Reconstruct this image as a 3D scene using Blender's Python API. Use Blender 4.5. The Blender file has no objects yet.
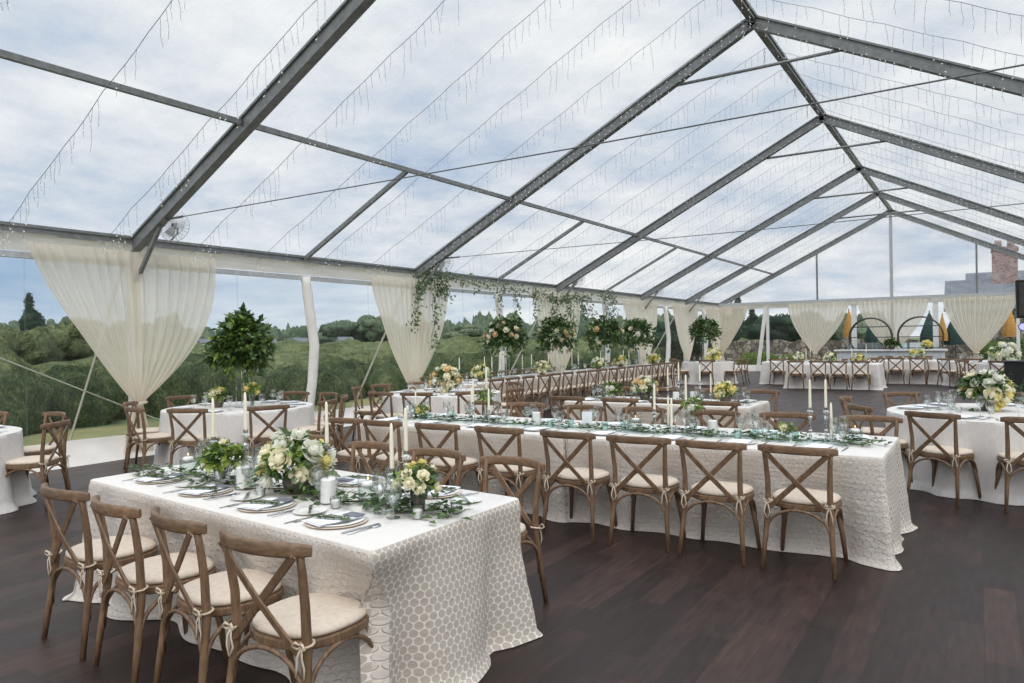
import bpy, math, random
from mathutils import Vector, Matrix, Quaternion, noise
random.seed(7)
PI = math.pi
sc = bpy.context.scene
COL = sc.collection
sin, cos = math.sin, math.cos

# ------------------------------------------------------------------ materials
def srgb(r, g, b):
    f = lambda c: (c/255/12.92) if c/255 <= .04045 else ((c/255+.055)/1.055)**2.4
    return (f(r), f(g), f(b), 1)

class NT:
    def __init__(s, name):
        s.m = bpy.data.materials.new(name); s.m.use_nodes = True
        s.t = s.m.node_tree; s.t.nodes.clear()
        s.out = s.t.nodes.new('ShaderNodeOutputMaterial')
    def n(s, typ, **kw):
        o = s.t.nodes.new('ShaderNode'+typ)
        for k, v in kw.items(): setattr(o, k, v)
        return o
    def l(s, a, b): s.t.links.new(a, b)
    def val(s, sock, v):
        if hasattr(v, 'is_output') or hasattr(v, 'links'): s.l(v, sock)
        else: sock.default_value = v
    def math(s, op, a, b=0.0, c=None, clamp=False):
        o = s.n('Math', operation=op, use_clamp=clamp); s.val(o.inputs[0], a); s.val(o.inputs[1], b)
        if c is not None: s.val(o.inputs[2], c)
        return o.outputs[0]
    def vmath(s, op, a, b=None):
        o = s.n('VectorMath', operation=op); s.val(o.inputs[0], a)
        if b is not None: s.val(o.inputs[1], b)
        return o.outputs['Value'] if op in ('LENGTH', 'DOT_PRODUCT') else o.outputs[0]
    def noise(s, vec, scale, detail=3, rough=.55):
        o = s.n('TexNoise'); s.l(vec, o.inputs['Vector']); o.inputs['Scale'].default_value = scale
        o.inputs['Detail'].default_value = detail; o.inputs['Roughness'].default_value = rough
        return o.outputs['Fac']
    def scalev(s, vec, v):
        o = s.n('Mapping'); s.l(vec, o.inputs['Vector']); o.inputs['Scale'].default_value = v; return o.outputs[0]
    def ramp(s, fac, stops):
        o = s.n('ValToRGB'); s.l(fac, o.inputs[0]); e = o.color_ramp.elements
        while len(e) < len(stops): e.new(.5)
        for i, (p, c) in enumerate(stops): e[i].position = p; e[i].color = c
        return o.outputs[0]
    def mix(s, fac, a, b, blend='MIX'):
        o = s.n('MixRGB', blend_type=blend); s.val(o.inputs[0], fac); s.val(o.inputs[1], a); s.val(o.inputs[2], b); return o.outputs[0]
    def bump(s, h, strength=.3, dist=.01):
        o = s.n('Bump'); s.l(h, o.inputs['Height']); o.inputs['Strength'].default_value = strength; o.inputs['Distance'].default_value = dist
        return o.outputs[0]
    def bsdf(s, color, rough=.5, metal=0, normal=None, **kw):
        o = s.n('BsdfPrincipled'); s.val(o.inputs['Base Color'], color); s.val(o.inputs['Roughness'], rough)
        o.inputs['Metallic'].default_value = metal
        if normal is not None: s.l(normal, o.inputs['Normal'])
        for k, v in kw.items(): s.val(o.inputs[k.replace('_', ' ')], v)
        return o.outputs[0]
    def mixs(s, fac, a, b):
        o = s.n('MixShader'); s.val(o.inputs[0], fac); s.l(a, o.inputs[1]); s.l(b, o.inputs[2]); return o.outputs[0]
    def done(s, sh): s.l(sh, s.out.inputs[0]); return s.m
    def obj(s): return s.n('TexCoord').outputs['Object']
    def pos(s): return s.n('NewGeometry').outputs['Position']
    def uv(s): return s.n('TexCoord').outputs['UV']

M = {}
def simple(name, c1, c2=None, rough=.6, scale=8, stretch=(1, 1, 1), bump=0, metal=0, world=False, **kw):
    n = NT(name)
    v = n.scalev(n.pos() if world else n.obj(), stretch)
    f = n.noise(v, scale, 4)
    col = n.ramp(f, [(.3, c1), (.7, c2 or c1)])
    nm = n.bump(f, bump, .01) if bump else None
    M[name] = n.done(n.bsdf(col, rough, metal, nm, **kw)); return M[name]

def wood_mat(name, a, b, c, st1=(9, 9, 2.2), st2=(60, 60, 6)):
    n = NT(name); v = n.scalev(n.obj(), st1); f = n.noise(v, 5, 6, .65)
    g = n.noise(n.scalev(n.obj(), st2), 3, 3)
    col = n.ramp(f, [(.28, a), (.5, b), (.75, c)])
    rnd = n.n('ObjectInfo').outputs['Random']
    col = n.mix(n.math('MULTIPLY', g, .35), col, a)
    col = n.mix(1, col, n.ramp(rnd, [(0, (.86, .84, .82, 1)), (1, (1.12, 1.1, 1.1, 1))]), 'MULTIPLY')
    M[name] = n.done(n.bsdf(col, .5, 0, n.bump(g, .25, .004)))
wood_mat('chair_wood', srgb(86, 65, 46), srgb(124, 98, 74), srgb(152, 127, 102)); wood_mat('chair_wood_rail', srgb(86, 65, 46), srgb(124, 98, 74), srgb(152, 127, 102), (2.2, 9, 9), (6, 60, 60))
simple('cushion', srgb(206, 190, 172), srgb(220, 206, 190), .85, 40, bump=.1)
simple('tie', srgb(196, 180, 158), srgb(214, 200, 180), .9)

# embroidered honeycomb cloth: UV in metres
def honey(name, cell, ring, bump, a=.041, oval=1.18):
    n = NT(name); uv = n.uv()
    p = n.vmath('MULTIPLY', uv, (1/a, 1/(a*1.732*oval*.86), 0))
    def cellv(off):
        q = n.vmath('ADD', p, (off, off, 0)); q = n.vmath('FRACTION', q); q = n.vmath('SUBTRACT', q, (.5, .5, 0))
        q = n.vmath('MULTIPLY', q, (1, 1.732*.93, 0)); return n.vmath('LENGTH', q)
    d = n.math('MINIMUM', cellv(0.), cellv(.5))
    f = n.math('SMOOTHSTEP', d, .36, .42) if False else n.ramp(d, [(.405, (0, 0, 0, 1)), (.455, (1, 1, 1, 1))])
    big = n.noise(n.obj(), 3, 3)
    col = n.mix(f, cell, ring)
    col = n.mix(n.math('MULTIPLY', big, .12), col, srgb(190, 178, 165))
    pk = n.noise(n.scalev(uv, (14, 30, 1)), 1, 3)
    h = n.math('ADD', f, n.math('MULTIPLY', pk, 1.2))
    nm = n.bump(h, bump, .012)
    d1 = n.bsdf(col, .85, 0, nm)
    tr = n.n('BsdfTranslucent'); n.l(col, tr.inputs[0])
    M[name] = n.done(n.mixs(.16, d1, tr.outputs[0]))
honey('cloth_end_backlit', srgb(202, 191, 180), srgb(248, 243, 234), .3)  # same cloth as the sides; light shining through is painted as stronger cell contrast
honey('cloth_side', srgb(226, 217, 208), srgb(236, 229, 220), .75)  # same cloth with no light through it painted, so cell contrast stays weak
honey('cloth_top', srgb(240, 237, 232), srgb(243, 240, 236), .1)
n = NT('cloth_plain'); f = n.noise(n.scalev(n.uv(), (40, 12, 1)), 1, 3)
col = n.ramp(f, [(.3, srgb(226, 221, 217)), (.7, srgb(238, 234, 230))])
tr = n.n('BsdfTranslucent'); n.l(col, tr.inputs[0])
M['cloth_plain'] = n.done(n.mixs(.15, n.bsdf(col, .85, 0, n.bump(f, .3, .01)), tr.outputs[0]))

simple('china', srgb(238, 236, 232), srgb(244, 242, 238), .15)
simple('charger', srgb(206, 190, 174), srgb(224, 212, 198), .45, 30)
simple('napkin', srgb(236, 238, 244), srgb(246, 247, 250), .9, 30, bump=.1)
simple('slate', srgb(104, 106, 118), srgb(124, 126, 138), .7, 20)
simple('card', srgb(226, 232, 240), srgb(240, 243, 246), .7)
simple('silver', srgb(196, 198, 204), srgb(214, 214, 216), .18, 5, metal=1)
simple('ivory', srgb(240, 231, 208), srgb(247, 240, 222), .5, Subsurface_Weight=.0)
simple('wax', srgb(244, 242, 238), srgb(250, 249, 246), .45)
simple('wick', srgb(50, 45, 40))
n = NT('flame'); e = n.n('Emission'); e.inputs[0].default_value = (1, .62, .25, 1); e.inputs[1].default_value = 3; M['flame'] = n.done(e.outputs[0])

def thin_glass(name, tint, base=.05, edge=.55, rough=.03, haze=0, hazecol=(.9, .93, .95, 1), bumpy=0, dark=None):
    n = NT(name); lw = n.n('LayerWeight'); lw.inputs[0].default_value = .35
    f = n.math('POWER', lw.outputs['Facing'], 2.2); f = n.math('MULTIPLY_ADD', f, edge, base)
    t = n.n('BsdfTransparent'); t.inputs[0].default_value = tint
    if dark: n.l(n.mix(n.math('POWER', lw.outputs['Facing'], 1.3), tint, dark), t.inputs[0])
    g = n.n('BsdfGlossy'); g.inputs['Roughness'].default_value = rough; g.inputs[0].default_value = (1, 1, 1, 1)
    if bumpy:
        h = n.noise(n.scalev(n.pos(), (1, .6, 1)), 1.6, 4); n.l(n.bump(h, bumpy, .05), g.inputs['Normal'])
    s_ = n.mixs(f, t.outputs[0], g.outputs[0])
    if haze:
        d = n.n('BsdfDiffuse'); d.inputs[0].default_value = hazecol
        tr = n.n('BsdfTranslucent'); tr.inputs[0].default_value = hazecol
        dd = n.mixs(.5, d.outputs[0], tr.outputs[0])
        hz = n.noise(n.scalev(n.pos(), (.7, 1.5, .7)), 1.2, 5, .7)
        s_ = n.mixs(n.math('MULTIPLY', n.ramp(hz, [(.35, (0, 0, 0, 1)), (.75, (1, 1, 1, 1))]), haze), s_, dd)
    M[name] = n.done(s_)
thin_glass('glass', (.97, .98, .98, 1), .17, .7, .02, dark=(.3, .35, .34, 1))
thin_glass('glass_clear', (.985, .99, .99, 1), .05, .55, .02, dark=(.72, .76, .75, 1))
thin_glass('crystal', (.95, .97, .97, 1), .3, .6, .05, dark=(.4, .45, .45, 1))
thin_glass('water', (.88, .92, .9, 1), .06, .3, dark=(.45, .55, .5, 1))
thin_glass('aqua_glass', (.86, .95, .94, 1), .1, .5, .08)
thin_glass('clear_roof', (.93, .945, .955, 1), .008, .10, .08, haze=.3, bumpy=.5)
thin_glass('clear_wall', (.93, .96, .96, 1), .012, .10, .04, haze=.05, bumpy=.6)
thin_glass('gauze', (.9, .97, .96, 1), .0, .1, .5, haze=.8, hazecol=srgb(222, 235, 232))

def leafmat(name, a, b, c):
    n = NT(name); f = n.noise(n.pos(), 23, 2); g = n.noise(n.pos(), 6, 2)
    col = n.ramp(n.math('ADD', n.math('MULTIPLY', f, .6), n.math('MULTIPLY', g, .4)), [(.33, a), (.5, b), (.66, c)])
    tr = n.n('BsdfTranslucent'); n.l(col, tr.inputs[0])
    M[name] = n.done(n.mixs(.25, n.bsdf(col, .4), tr.outputs[0]))
leafmat('leaf_dark', srgb(30, 50, 22), srgb(58, 86, 36), srgb(104, 128, 62))
leafmat('leaf_mid', srgb(40, 66, 34), srgb(76, 104, 56), srgb(120, 144, 84))
leafmat('leaf_lime', srgb(78, 104, 36), srgb(128, 152, 60), srgb(170, 184, 92))
leafmat('leaf_grey', srgb(70, 88, 66), srgb(104, 122, 94), srgb(150, 164, 130))
def petal(name, a, b):
    n = NT(name); f = n.noise(n.obj(), 30, 2); col = n.ramp(f, [(.3, a), (.7, b)])
    tr = n.n('BsdfTranslucent'); n.l(col, tr.inputs[0])
    M[name] = n.done(n.mixs(.25, n.bsdf(col, .6), tr.outputs[0]))
petal('petal_white', srgb(232, 232, 214), srgb(250, 249, 240))
petal('petal_cream', srgb(247, 238, 200), srgb(254, 250, 230))
petal('petal_yellow', srgb(238, 220, 128), srgb(248, 238, 172))
petal('petal_peach', srgb(232, 196, 140), srgb(244, 222, 178))
simple('vase_dark', srgb(74, 70, 66), srgb(120, 112, 104), .4, 12, metal=.3)
simple('twig', srgb(78, 64, 46), srgb(98, 82, 60))

simple('alu_dark', srgb(112, 114, 114), srgb(140, 142, 142), .45, 12, (1, 1, 1), metal=.2, world=True)
simple('alu', srgb(178, 180, 182), srgb(200, 202, 204), .4, 12, metal=.4, world=True)
simple('cable', srgb(92, 94, 98), None, .5)
simple('light_wire', srgb(140, 142, 146), None, .6)
n = NT('bulb'); e = n.n('Emission'); e.inputs[0].default_value = (1, .97, .92, 1); e.inputs[1].default_value = .9
M['bulb'] = n.done(n.mixs(.5, n.bsdf((.95, .95, .95, 1), .3), e.outputs[0]))
simple('white_vinyl', srgb(226, 222, 216), srgb(238, 234, 230), .55, 3, bump=.35, world=True)
n = NT('white_band'); f = n.noise(n.scalev(n.pos(), (1, 1, 6)), 2, 4); col = n.ramp(f, [(.3, srgb(232, 226, 218)), (.7, srgb(250, 247, 242))])
tr = n.n('BsdfTranslucent'); n.l(col, tr.inputs[0]); M['white_band'] = n.done(n.mixs(.65, n.bsdf(col, .7, 0, n.bump(f, .4, .02)), tr.outputs[0]))
n = NT('sheer'); f = n.noise(n.scalev(n.uv(), (60, 2, 1)), 1, 3)
col = n.ramp(f, [(.3, srgb(243, 234, 218)), (.7, srgb(253, 248, 238))])
tr = n.n('BsdfTranslucent'); n.l(col, tr.inputs[0]); tp = n.n('BsdfTransparent')
d = n.mixs(.55, n.bsdf(col, .9), tr.outputs[0])
lw = n.n('LayerWeight'); lw.inputs[0].default_value = .5
M['sheer'] = n.done(n.mixs(n.math('MULTIPLY_ADD', lw.outputs['Facing'], .3, .74, clamp=True), tp.outputs[0], d))
simple('black', srgb(16, 16, 18), srgb(26, 26, 28), .6)
simple('white_paint', srgb(226, 226, 226), srgb(236, 236, 236), .5)
simple('shelf_metal', srgb(48, 46, 46), srgb(70, 66, 62), .5)
simple('yellow_canvas', srgb(178, 126, 56), srgb(196, 146, 78), .85)
simple('green_canvas', srgb(16, 48, 46), srgb(24, 66, 60), .85)
simple('rope', srgb(176, 172, 158), srgb(198, 194, 180), .9)
n = NT('purple_glow'); e = n.n('Emission'); e.inputs[0].default_value = (.25, .25, 1, 1); e.inputs[1].default_value = 2.5; M['purple_glow'] = n.done(e.outputs[0])
simple('grass', srgb(84, 92, 52), srgb(132, 128, 84), .95, .8, bump=.3, world=True)
simple('meadow', srgb(78, 92, 58), srgb(108, 120, 82), .95, .25, bump=.3, world=True)
simple('roof_shingle', srgb(92, 98, 108), srgb(118, 124, 134), .85, 3, world=True)
simple('house_white', srgb(196, 202, 208), srgb(214, 218, 222), .8)
simple('pane_dark', srgb(70, 80, 92), None, .2)
simple('grey_wicker', srgb(104, 106, 110), srgb(134, 136, 140), .9, 30)
simple('bark', srgb(70, 58, 48), srgb(96, 82, 68), .9)
def voro(name, scale, cols, joint, stretch=(1, 1, 1)):
    n = NT(name); v = n.scalev(n.pos(), stretch)
    o = n.n('TexVoronoi'); n.l(v, o.inputs['Vector']); o.inputs['Scale'].default_value = scale
    o2 = n.n('TexVoronoi', feature='DISTANCE_TO_EDGE'); n.l(v, o2.inputs['Vector']); o2.inputs['Scale'].default_value = scale
    bw = n.n('RGBToBW'); n.l(o.outputs['Color'], bw.inputs[0])
    col = n.ramp(bw.outputs[0], [(.2, cols[0]), (.5, cols[1]), (.8, cols[2])])
    col = n.mix(n.ramp(o2.outputs['Distance'], [(.02, (1, 1, 1, 1)), (.08, (0, 0, 0, 1))]), col, joint)
    M[name] = n.done(n.bsdf(col, .9))
voro('stone', 4, (srgb(92, 84, 78), srgb(126, 116, 106), srgb(160, 150, 140)), srgb(60, 54, 50))
voro('brick', 4.5, (srgb(116, 78, 76), srgb(142, 100, 96), srgb(166, 132, 126)), srgb(150, 140, 138), (1, 1, 2))
def foliage_far(name, a, b, c, sc_=.6):
    n = NT(name); P = n.pos(); f = n.noise(P, sc_, 4, .6); g = n.noise(n.scalev(P, (1, 1, .55)), sc_*7, 5, .7); h = n.noise(P, sc_*.22, 2)
    k = n.math('ADD', n.math('MULTIPLY', f, .3), n.math('ADD', n.math('MULTIPLY', g, .5), n.math('MULTIPLY', h, .2)))
    col = n.ramp(k, [(.38, a), (.5, b), (.62, c)])
    tr = n.n('BsdfTranslucent'); n.l(col, tr.inputs[0])
    M[name] = n.done(n.mixs(.2, n.bsdf(col, .95, 0, n.bump(g, .9, .25/sc_*.5), Specular_IOR_Level=.1), tr.outputs[0]))
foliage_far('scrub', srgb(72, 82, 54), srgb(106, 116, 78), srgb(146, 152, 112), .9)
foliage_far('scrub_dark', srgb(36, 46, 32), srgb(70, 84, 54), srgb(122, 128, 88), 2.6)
foliage_far('treeline', srgb(76, 94, 80), srgb(106, 122, 100), srgb(144, 154, 126), .16)  # distance haze is put into the greyer, bluer foliage colour
foliage_far('conifer', srgb(50, 66, 56), srgb(54, 74, 60), srgb(80, 100, 80), 1.5)
foliage_far('shrub_bright', srgb(46, 70, 28), srgb(82, 108, 40), srgb(124, 146, 62), 2.)

# dark plank floor, planks run along the tent
n = NT('floor'); P = n.pos(); sp = n.n('SeparateXYZ'); n.l(P, sp.inputs[0])
w, L = .165, 1.25
px = n.math('DIVIDE', sp.outputs[0], w); ix = n.math('FLOOR', px); fx = n.math('FRACT', px)
wn = n.n('TexWhiteNoise', noise_dimensions='1D'); n.l(ix, wn.inputs['W'])
py = n.math('ADD', n.math('DIVIDE', sp.outputs[1], L), wn.outputs['Value']); iy = n.math('FLOOR', py); fy = n.math('FRACT', py)
cb = n.n('CombineXYZ'); n.l(ix, cb.inputs[0]); n.l(iy, cb.inputs[1])
wn2 = n.n('TexWhiteNoise', noise_dimensions='2D'); n.l(cb.outputs[0], wn2.inputs['Vector'])
gr = n.noise(n.scalev(P, (14, 1.6, 1)), 2.2, 6, .65)
bl = n.noise(n.scalev(P, (3, 1.4, 1)), 1.8, 4, .6)
tone = n.math('ADD', n.math('MULTIPLY', gr, .5), n.math('ADD', n.math('MULTIPLY', wn2.outputs['Value'], .22), n.math('MULTIPLY', bl, .35)))
col = n.ramp(tone, [(.3, srgb(27, 19, 17)), (.5, srgb(44, 32, 29)), (.68, srgb(66, 48, 42)), (.88, srgb(102, 78, 68))])
gap = n.math('MAXIMUM', n.math('LESS_THAN', fx, .018), n.math('LESS_THAN', fy, .0035))
col = n.mix(n.math('MULTIPLY', gap, .7), col, srgb(22, 16, 15))
ro = n.math('MULTIPLY_ADD', bl, .3, .34)
M['floor'] = n.done(n.bsdf(col, ro, 0, n.bump(n.math('SUBTRACT', gr, gap), .18, .004), Specular_IOR_Level=.38))

# ------------------------------------------------------------------ mesh builder
class MB:
    def __init__(s): s.v = []; s.f = []; s.mi = []; s.uv = {}
    def add(s, vs, fs, m=0, uvs=None):
        o = len(s.v); s.v += [tuple(v) for v in vs]
        for f in fs: s.f.append([o+i for i in f]); s.mi.append(m)
        if uvs:
            for i, u in enumerate(uvs): s.uv[o+i] = u
        return s
    def box(s, c, d, m=0, rot=None, taper=1):
        x, y, z = d[0]/2, d[1]/2, d[2]/2
        vs = [Vector(((sx*x)*(taper if sz > 0 else 1), (sy*y)*(taper if sz > 0 else 1), sz*z)) for sz in (-1, 1) for sx, sy in ((-1, -1), (1, -1), (1, 1), (-1, 1))]
        if rot is not None: vs = [rot @ v for v in vs]
        vs = [v+Vector(c) for v in vs]
        return s.add(vs, [(3, 2, 1, 0), (4, 5, 6, 7), (0, 1, 5, 4), (1, 2, 6, 5), (2, 3, 7, 6), (3, 0, 4, 7)], m)
    def beam(s, a, b, w, h, m=0, up=(0, 0, 1)):
        return s.band([a, b], w, h, up, m)
    def band(s, pts, w, t, up, m=0, bev=0):     # rectangular section: w across, t along 'up'
        pts = [Vector(p) for p in pts]; vs = []; n = len(pts); up = Vector(up)
        if bev: sec = [(-w/2+bev, -t/2), (w/2-bev, -t/2), (w/2, -t/2+bev), (w/2, t/2-bev), (w/2-bev, t/2), (-w/2+bev, t/2), (-w/2, t/2-bev), (-w/2, -t/2+bev)]
        else: sec = [(-w/2, -t/2), (w/2, -t/2), (w/2, t/2), (-w/2, t/2)]
        k = len(sec)
        for i, p in enumerate(pts):
            d = (pts[min(i+1, n-1)]-pts[max(i-1, 0)]).normalized(); side = d.cross(up).normalized(); u2 = side.cross(d)
            vs += [p+side*a+u2*b for a, b in sec]
        fs = [(i*k+j, i*k+(j+1) % k, (i+1)*k+(j+1) % k, (i+1)*k+j) for i in range(n-1) for j in range(k)]
        fs += [tuple(range(k))[::-1], tuple((n-1)*k+j for j in range(k))]
        return s.add(vs, fs, m)
    def tube(s, pts, r, k=8, m=0, closed=False, caps=True):
        pts = [Vector(p) for p in pts]; n = len(pts); rs = r if isinstance(r, (list, tuple)) else [r]*n
        vs = []; N = None
        for i, p in enumerate(pts):
            a = pts[(i-1) % n] if closed else pts[max(i-1, 0)]; b = pts[(i+1) % n] if closed else pts[min(i+1, n-1)]
            d = (b-a).normalized()
            if N is None: N = d.orthogonal().normalized()
            else: N = (N-d*N.dot(d)).normalized()
            B = d.cross(N)
            vs += [p+(N*cos(2*PI*j/k)+B*sin(2*PI*j/k))*rs[i] for j in range(k)]
        e = n if closed else n-1
        fs = [(i*k+j, i*k+(j+1) % k, ((i+1) % n)*k+(j+1) % k, ((i+1) % n)*k+j) for i in range(e) for j in range(k)]
        if caps and not closed: fs += [tuple(range(k))[::-1], tuple((n-1)*k+j for j in range(k))]
        return s.add(vs, fs, m)
    def lathe(s, prof, k=16, c=(0, 0, 0), m=0, caps=True):
        vs = [(c[0]+r*cos(2*PI*j/k), c[1]+r*sin(2*PI*j/k), c[2]+z) for r, z in prof for j in range(k)]
        n = len(prof)
        fs = [(i*k+j, i*k+(j+1) % k, (i+1)*k+(j+1) % k, (i+1)*k+j) for i in range(n-1) for j in range(k)]
        if caps:
            if prof[0][0] > 1e-4: fs.append(tuple(range(k))[::-1])
            if prof[-1][0] > 1e-4: fs.append(tuple((n-1)*k+j for j in range(k)))
        return s.add(vs, fs, m)
    def ball(s, c, r, k=10, n=6, m=0, jit=0, seed=0):
        if not hasattr(r, '__len__'): r = (r, r, r)
        vs = []
        for i in range(n+1):
            th = PI*i/n
            for j in range(k):
                d = Vector((sin(th)*cos(2*PI*j/k), sin(th)*sin(2*PI*j/k), cos(th)))
                q = 1+jit*noise.noise(d*1.7+Vector((seed, seed*.7, 0)))+.4*jit*noise.noise(d*4.5+Vector((seed, 3, 0)))+.3*jit*noise.noise(d*11+Vector((seed, 1, 7))) if jit else 1
                vs.append((c[0]+d.x*r[0]*q, c[1]+d.y*r[1]*q, c[2]+d.z*r[2]*q))
        fs = [(i*k+j, (i+1)*k+j, (i+1)*k+(j+1) % k, i*k+(j+1) % k) for i in range(n) for j in range(k)]
        return s.add(vs, fs, m)
    def grid(s, fn, nu, nv, m=0, uvf=None):
        vs = [fn(i/nu, j/nv) for j in range(nv+1) for i in range(nu+1)]
        uv = [(uvf(i/nu, j/nv) if uvf else (i/nu, j/nv)) for j in range(nv+1) for i in range(nu+1)]
        fs = [(j*(nu+1)+i, j*(nu+1)+i+1, (j+1)*(nu+1)+i+1, (j+1)*(nu+1)+i) for j in range(nv) for i in range(nu)]
        return s.add(vs, fs, m, uv)
    def leaf(s, p, d, nrm, L, W, m=0):
        d = Vector(d).normalized(); side = d.cross(Vector(nrm))
        if side.length < 1e-3: side = d.orthogonal()
        side.normalize(); up = side.cross(d); p = Vector(p)
        vs = [p, p+d*L*.45+side*W*.5+up*L*.06, p+d*L*.45-up*L*.03, p+d*L*.45-side*W*.5+up*L*.06, p+d*L-up*L*.12]
        return s.add(vs, [(0, 1, 2), (0, 2, 3), (1, 4, 2), (2, 4, 3)], m)
    def mesh(s, name, mats, smooth=True, autosharp=None):
        me = bpy.data.meshes.new(name); me.from_pydata(s.v, [], s.f)
        if not isinstance(mats, (list, tuple)): mats = [mats]
        for a in mats: me.materials.append(M[a] if isinstance(a, str) else a)
        me.polygons.foreach_set('material_index', s.mi)
        if smooth: me.polygons.foreach_set('use_smooth', [True]*len(s.f))
        if s.uv:
            ul = me.uv_layers.new(name='UVMap')
            for lp in me.loops: ul.data[lp.index].uv = s.uv.get(lp.vertex_index, (0, 0))
        me.update()
        if smooth and autosharp is not None:
            try: me.set_sharp_from_angle(angle=math.radians(autosharp))
            except Exception: pass
        return me

def link(name, data, parent=None, loc=(0, 0, 0), rz=0, scale=1):
    o = bpy.data.objects.new(name, data); COL.objects.link(o)
    o.location = loc; o.rotation_euler = (0, 0, rz)
    if scale != 1: o.scale = (scale,)*3 if not hasattr(scale, '__len__') else scale
    if parent: o.parent = parent
    return o
def tag(o, label, cat, group=None, kind=None):
    o['label'] = label
    if cat: o['category'] = cat
    if group: o['group'] = group
    if kind: o['kind'] = kind
    return o
def struct(name, me, label=None, loc=(0, 0, 0), cat=None):
    o = link(name, me, None, loc); o['kind'] = 'structure'
    if label: o['label'] = label
    if cat: o['category'] = cat
    return o
# template: (name, category, mesh) or (name, category, [(part, mesh, [(sub, mesh), ...]), ...]);  '~' in front of a part name marks it as stuff
def inst(T, loc, rz, label, group=None, scale=1):
    name, cat, body = T
    if not isinstance(body, list):
        return tag(link(name, body, None, loc, rz, scale), label, cat, group)
    e = link(name, None, None, loc, rz, scale); e.empty_display_size = .1
    tag(e, label, cat, group)
    def put(nm, me, par):
        st = nm.startswith('~'); o = link(nm.lstrip('~'), me, par)
        if st: o['kind'] = 'stuff'
        return o
    for p in body:
        po = put(p[0], p[1], e)
        for q in (p[2] if len(p) > 2 else []): put(q[0], q[1], po)
    return e
ORD = 'first second third fourth fifth sixth seventh eighth ninth tenth eleventh twelfth thirteenth fourteenth fifteenth sixteenth seventeenth eighteenth nineteenth twentieth'.split()
def ordw(i):
    if i < 20: return ORD[i]
    t = ['twenty', 'thirty', 'forty', 'fifty'][(i+1)//10-2]; u = (i+1) % 10
    return t+'-'+ORD[u-1] if u else t.replace('ty', 'tieth')

# ------------------------------------------------------------------ tent dimensions
XL, XR, XM = -10.68, 4.41, -3.136
HE, HR = 3.243, 7.05
FY = [-.44, 6.0, 12.44, 18.88, 25.32, 30.21, 34.91]
YE = FY[-1]
slope = Vector((XM-XL, 0, HR-HE)); SL = slope.length; sdir = slope.normalized()
snrm = Vector((-sdir.z, 0, sdir.x))
def roofp(side, t, y, d=0):       # t 0 eave .. 1 ridge; d offset along the outward normal
    p = Vector((XL, y, HE))+slope*t+snrm*d
    return p if side < 0 else Vector((2*XM-p.x, p.y, p.z))
SN = {-1: 'curtain side', 1: 'open side'}

mb = MB(); mb.add([(XL-.05, -4, 0), (XR+.3, -4, 0), (XR+.3, YE+.1, 0), (XL-.05, YE+.1, 0)], [(0, 1, 2, 3)])
mb.add([(XL-.05, -4, -.12), (XR+.3, -4, -.12), (XR+.3, YE+.1, -.12), (XL-.05, YE+.1, -.12)], [(3, 2, 1, 0)])
mb.add([(XL-.05, YE+.1, 0), (XL-.05, -4, 0), (XL-.05, -4, -.12), (XL-.05, YE+.1, -.12), (XR+.3, YE+.1, 0), (XR+.3, YE+.1, -.12)], [(0, 1, 2, 3), (4, 0, 3, 5)])
struct('floor', mb.mesh('floor', 'floor', False), 'dark brown wooden plank floor of the tent')

# rafters, legs, beams
for i, y in enumerate(FY):
    for s_ in (-1, 1):
        mb = MB()
        a, b = roofp(s_, -.01, y, -.1), roofp(s_, 1, y, -.1)
        mb.beam(a, b, .09, .16, 0, (0, 0, 1)); mb.beam(roofp(s_, -.01, y, -.01), roofp(s_, 1, y, -.01), .15, .03, 0)
        mb.beam(roofp(s_, -.01, y, -.185), roofp(s_, 1, y, -.185), .13, .018, 1)
        struct('roof_beam', mb.mesh('roof_beam', ['alu_dark', 'alu_dark'], False), f'dark aluminium roof rafter of the {ordw(i)} frame, {SN[s_]}')
        x = XL if s_ < 0 else XR
        mb = MB(); mb.box((x, y, HE/2), (.11, .16, HE)); struct('wall_column', mb.mesh('wall_column', 'white_paint', False), f'aluminium tent leg under the {ordw(i)} frame, {SN[s_]}')
        if i:
            mb = MB(); p = roofp(s_, .085, y, -.2); q = Vector((x-.0*s_, y, 2.62)); q.x += -s_*.08
            mb.beam(p, q, .05, .05, 0, (0, 1, 0)); struct('brace_beam', mb.mesh('brace_beam', 'alu_dark', False), f'dark knee brace at the {ordw(i)} frame, {SN[s_]}')
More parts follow.
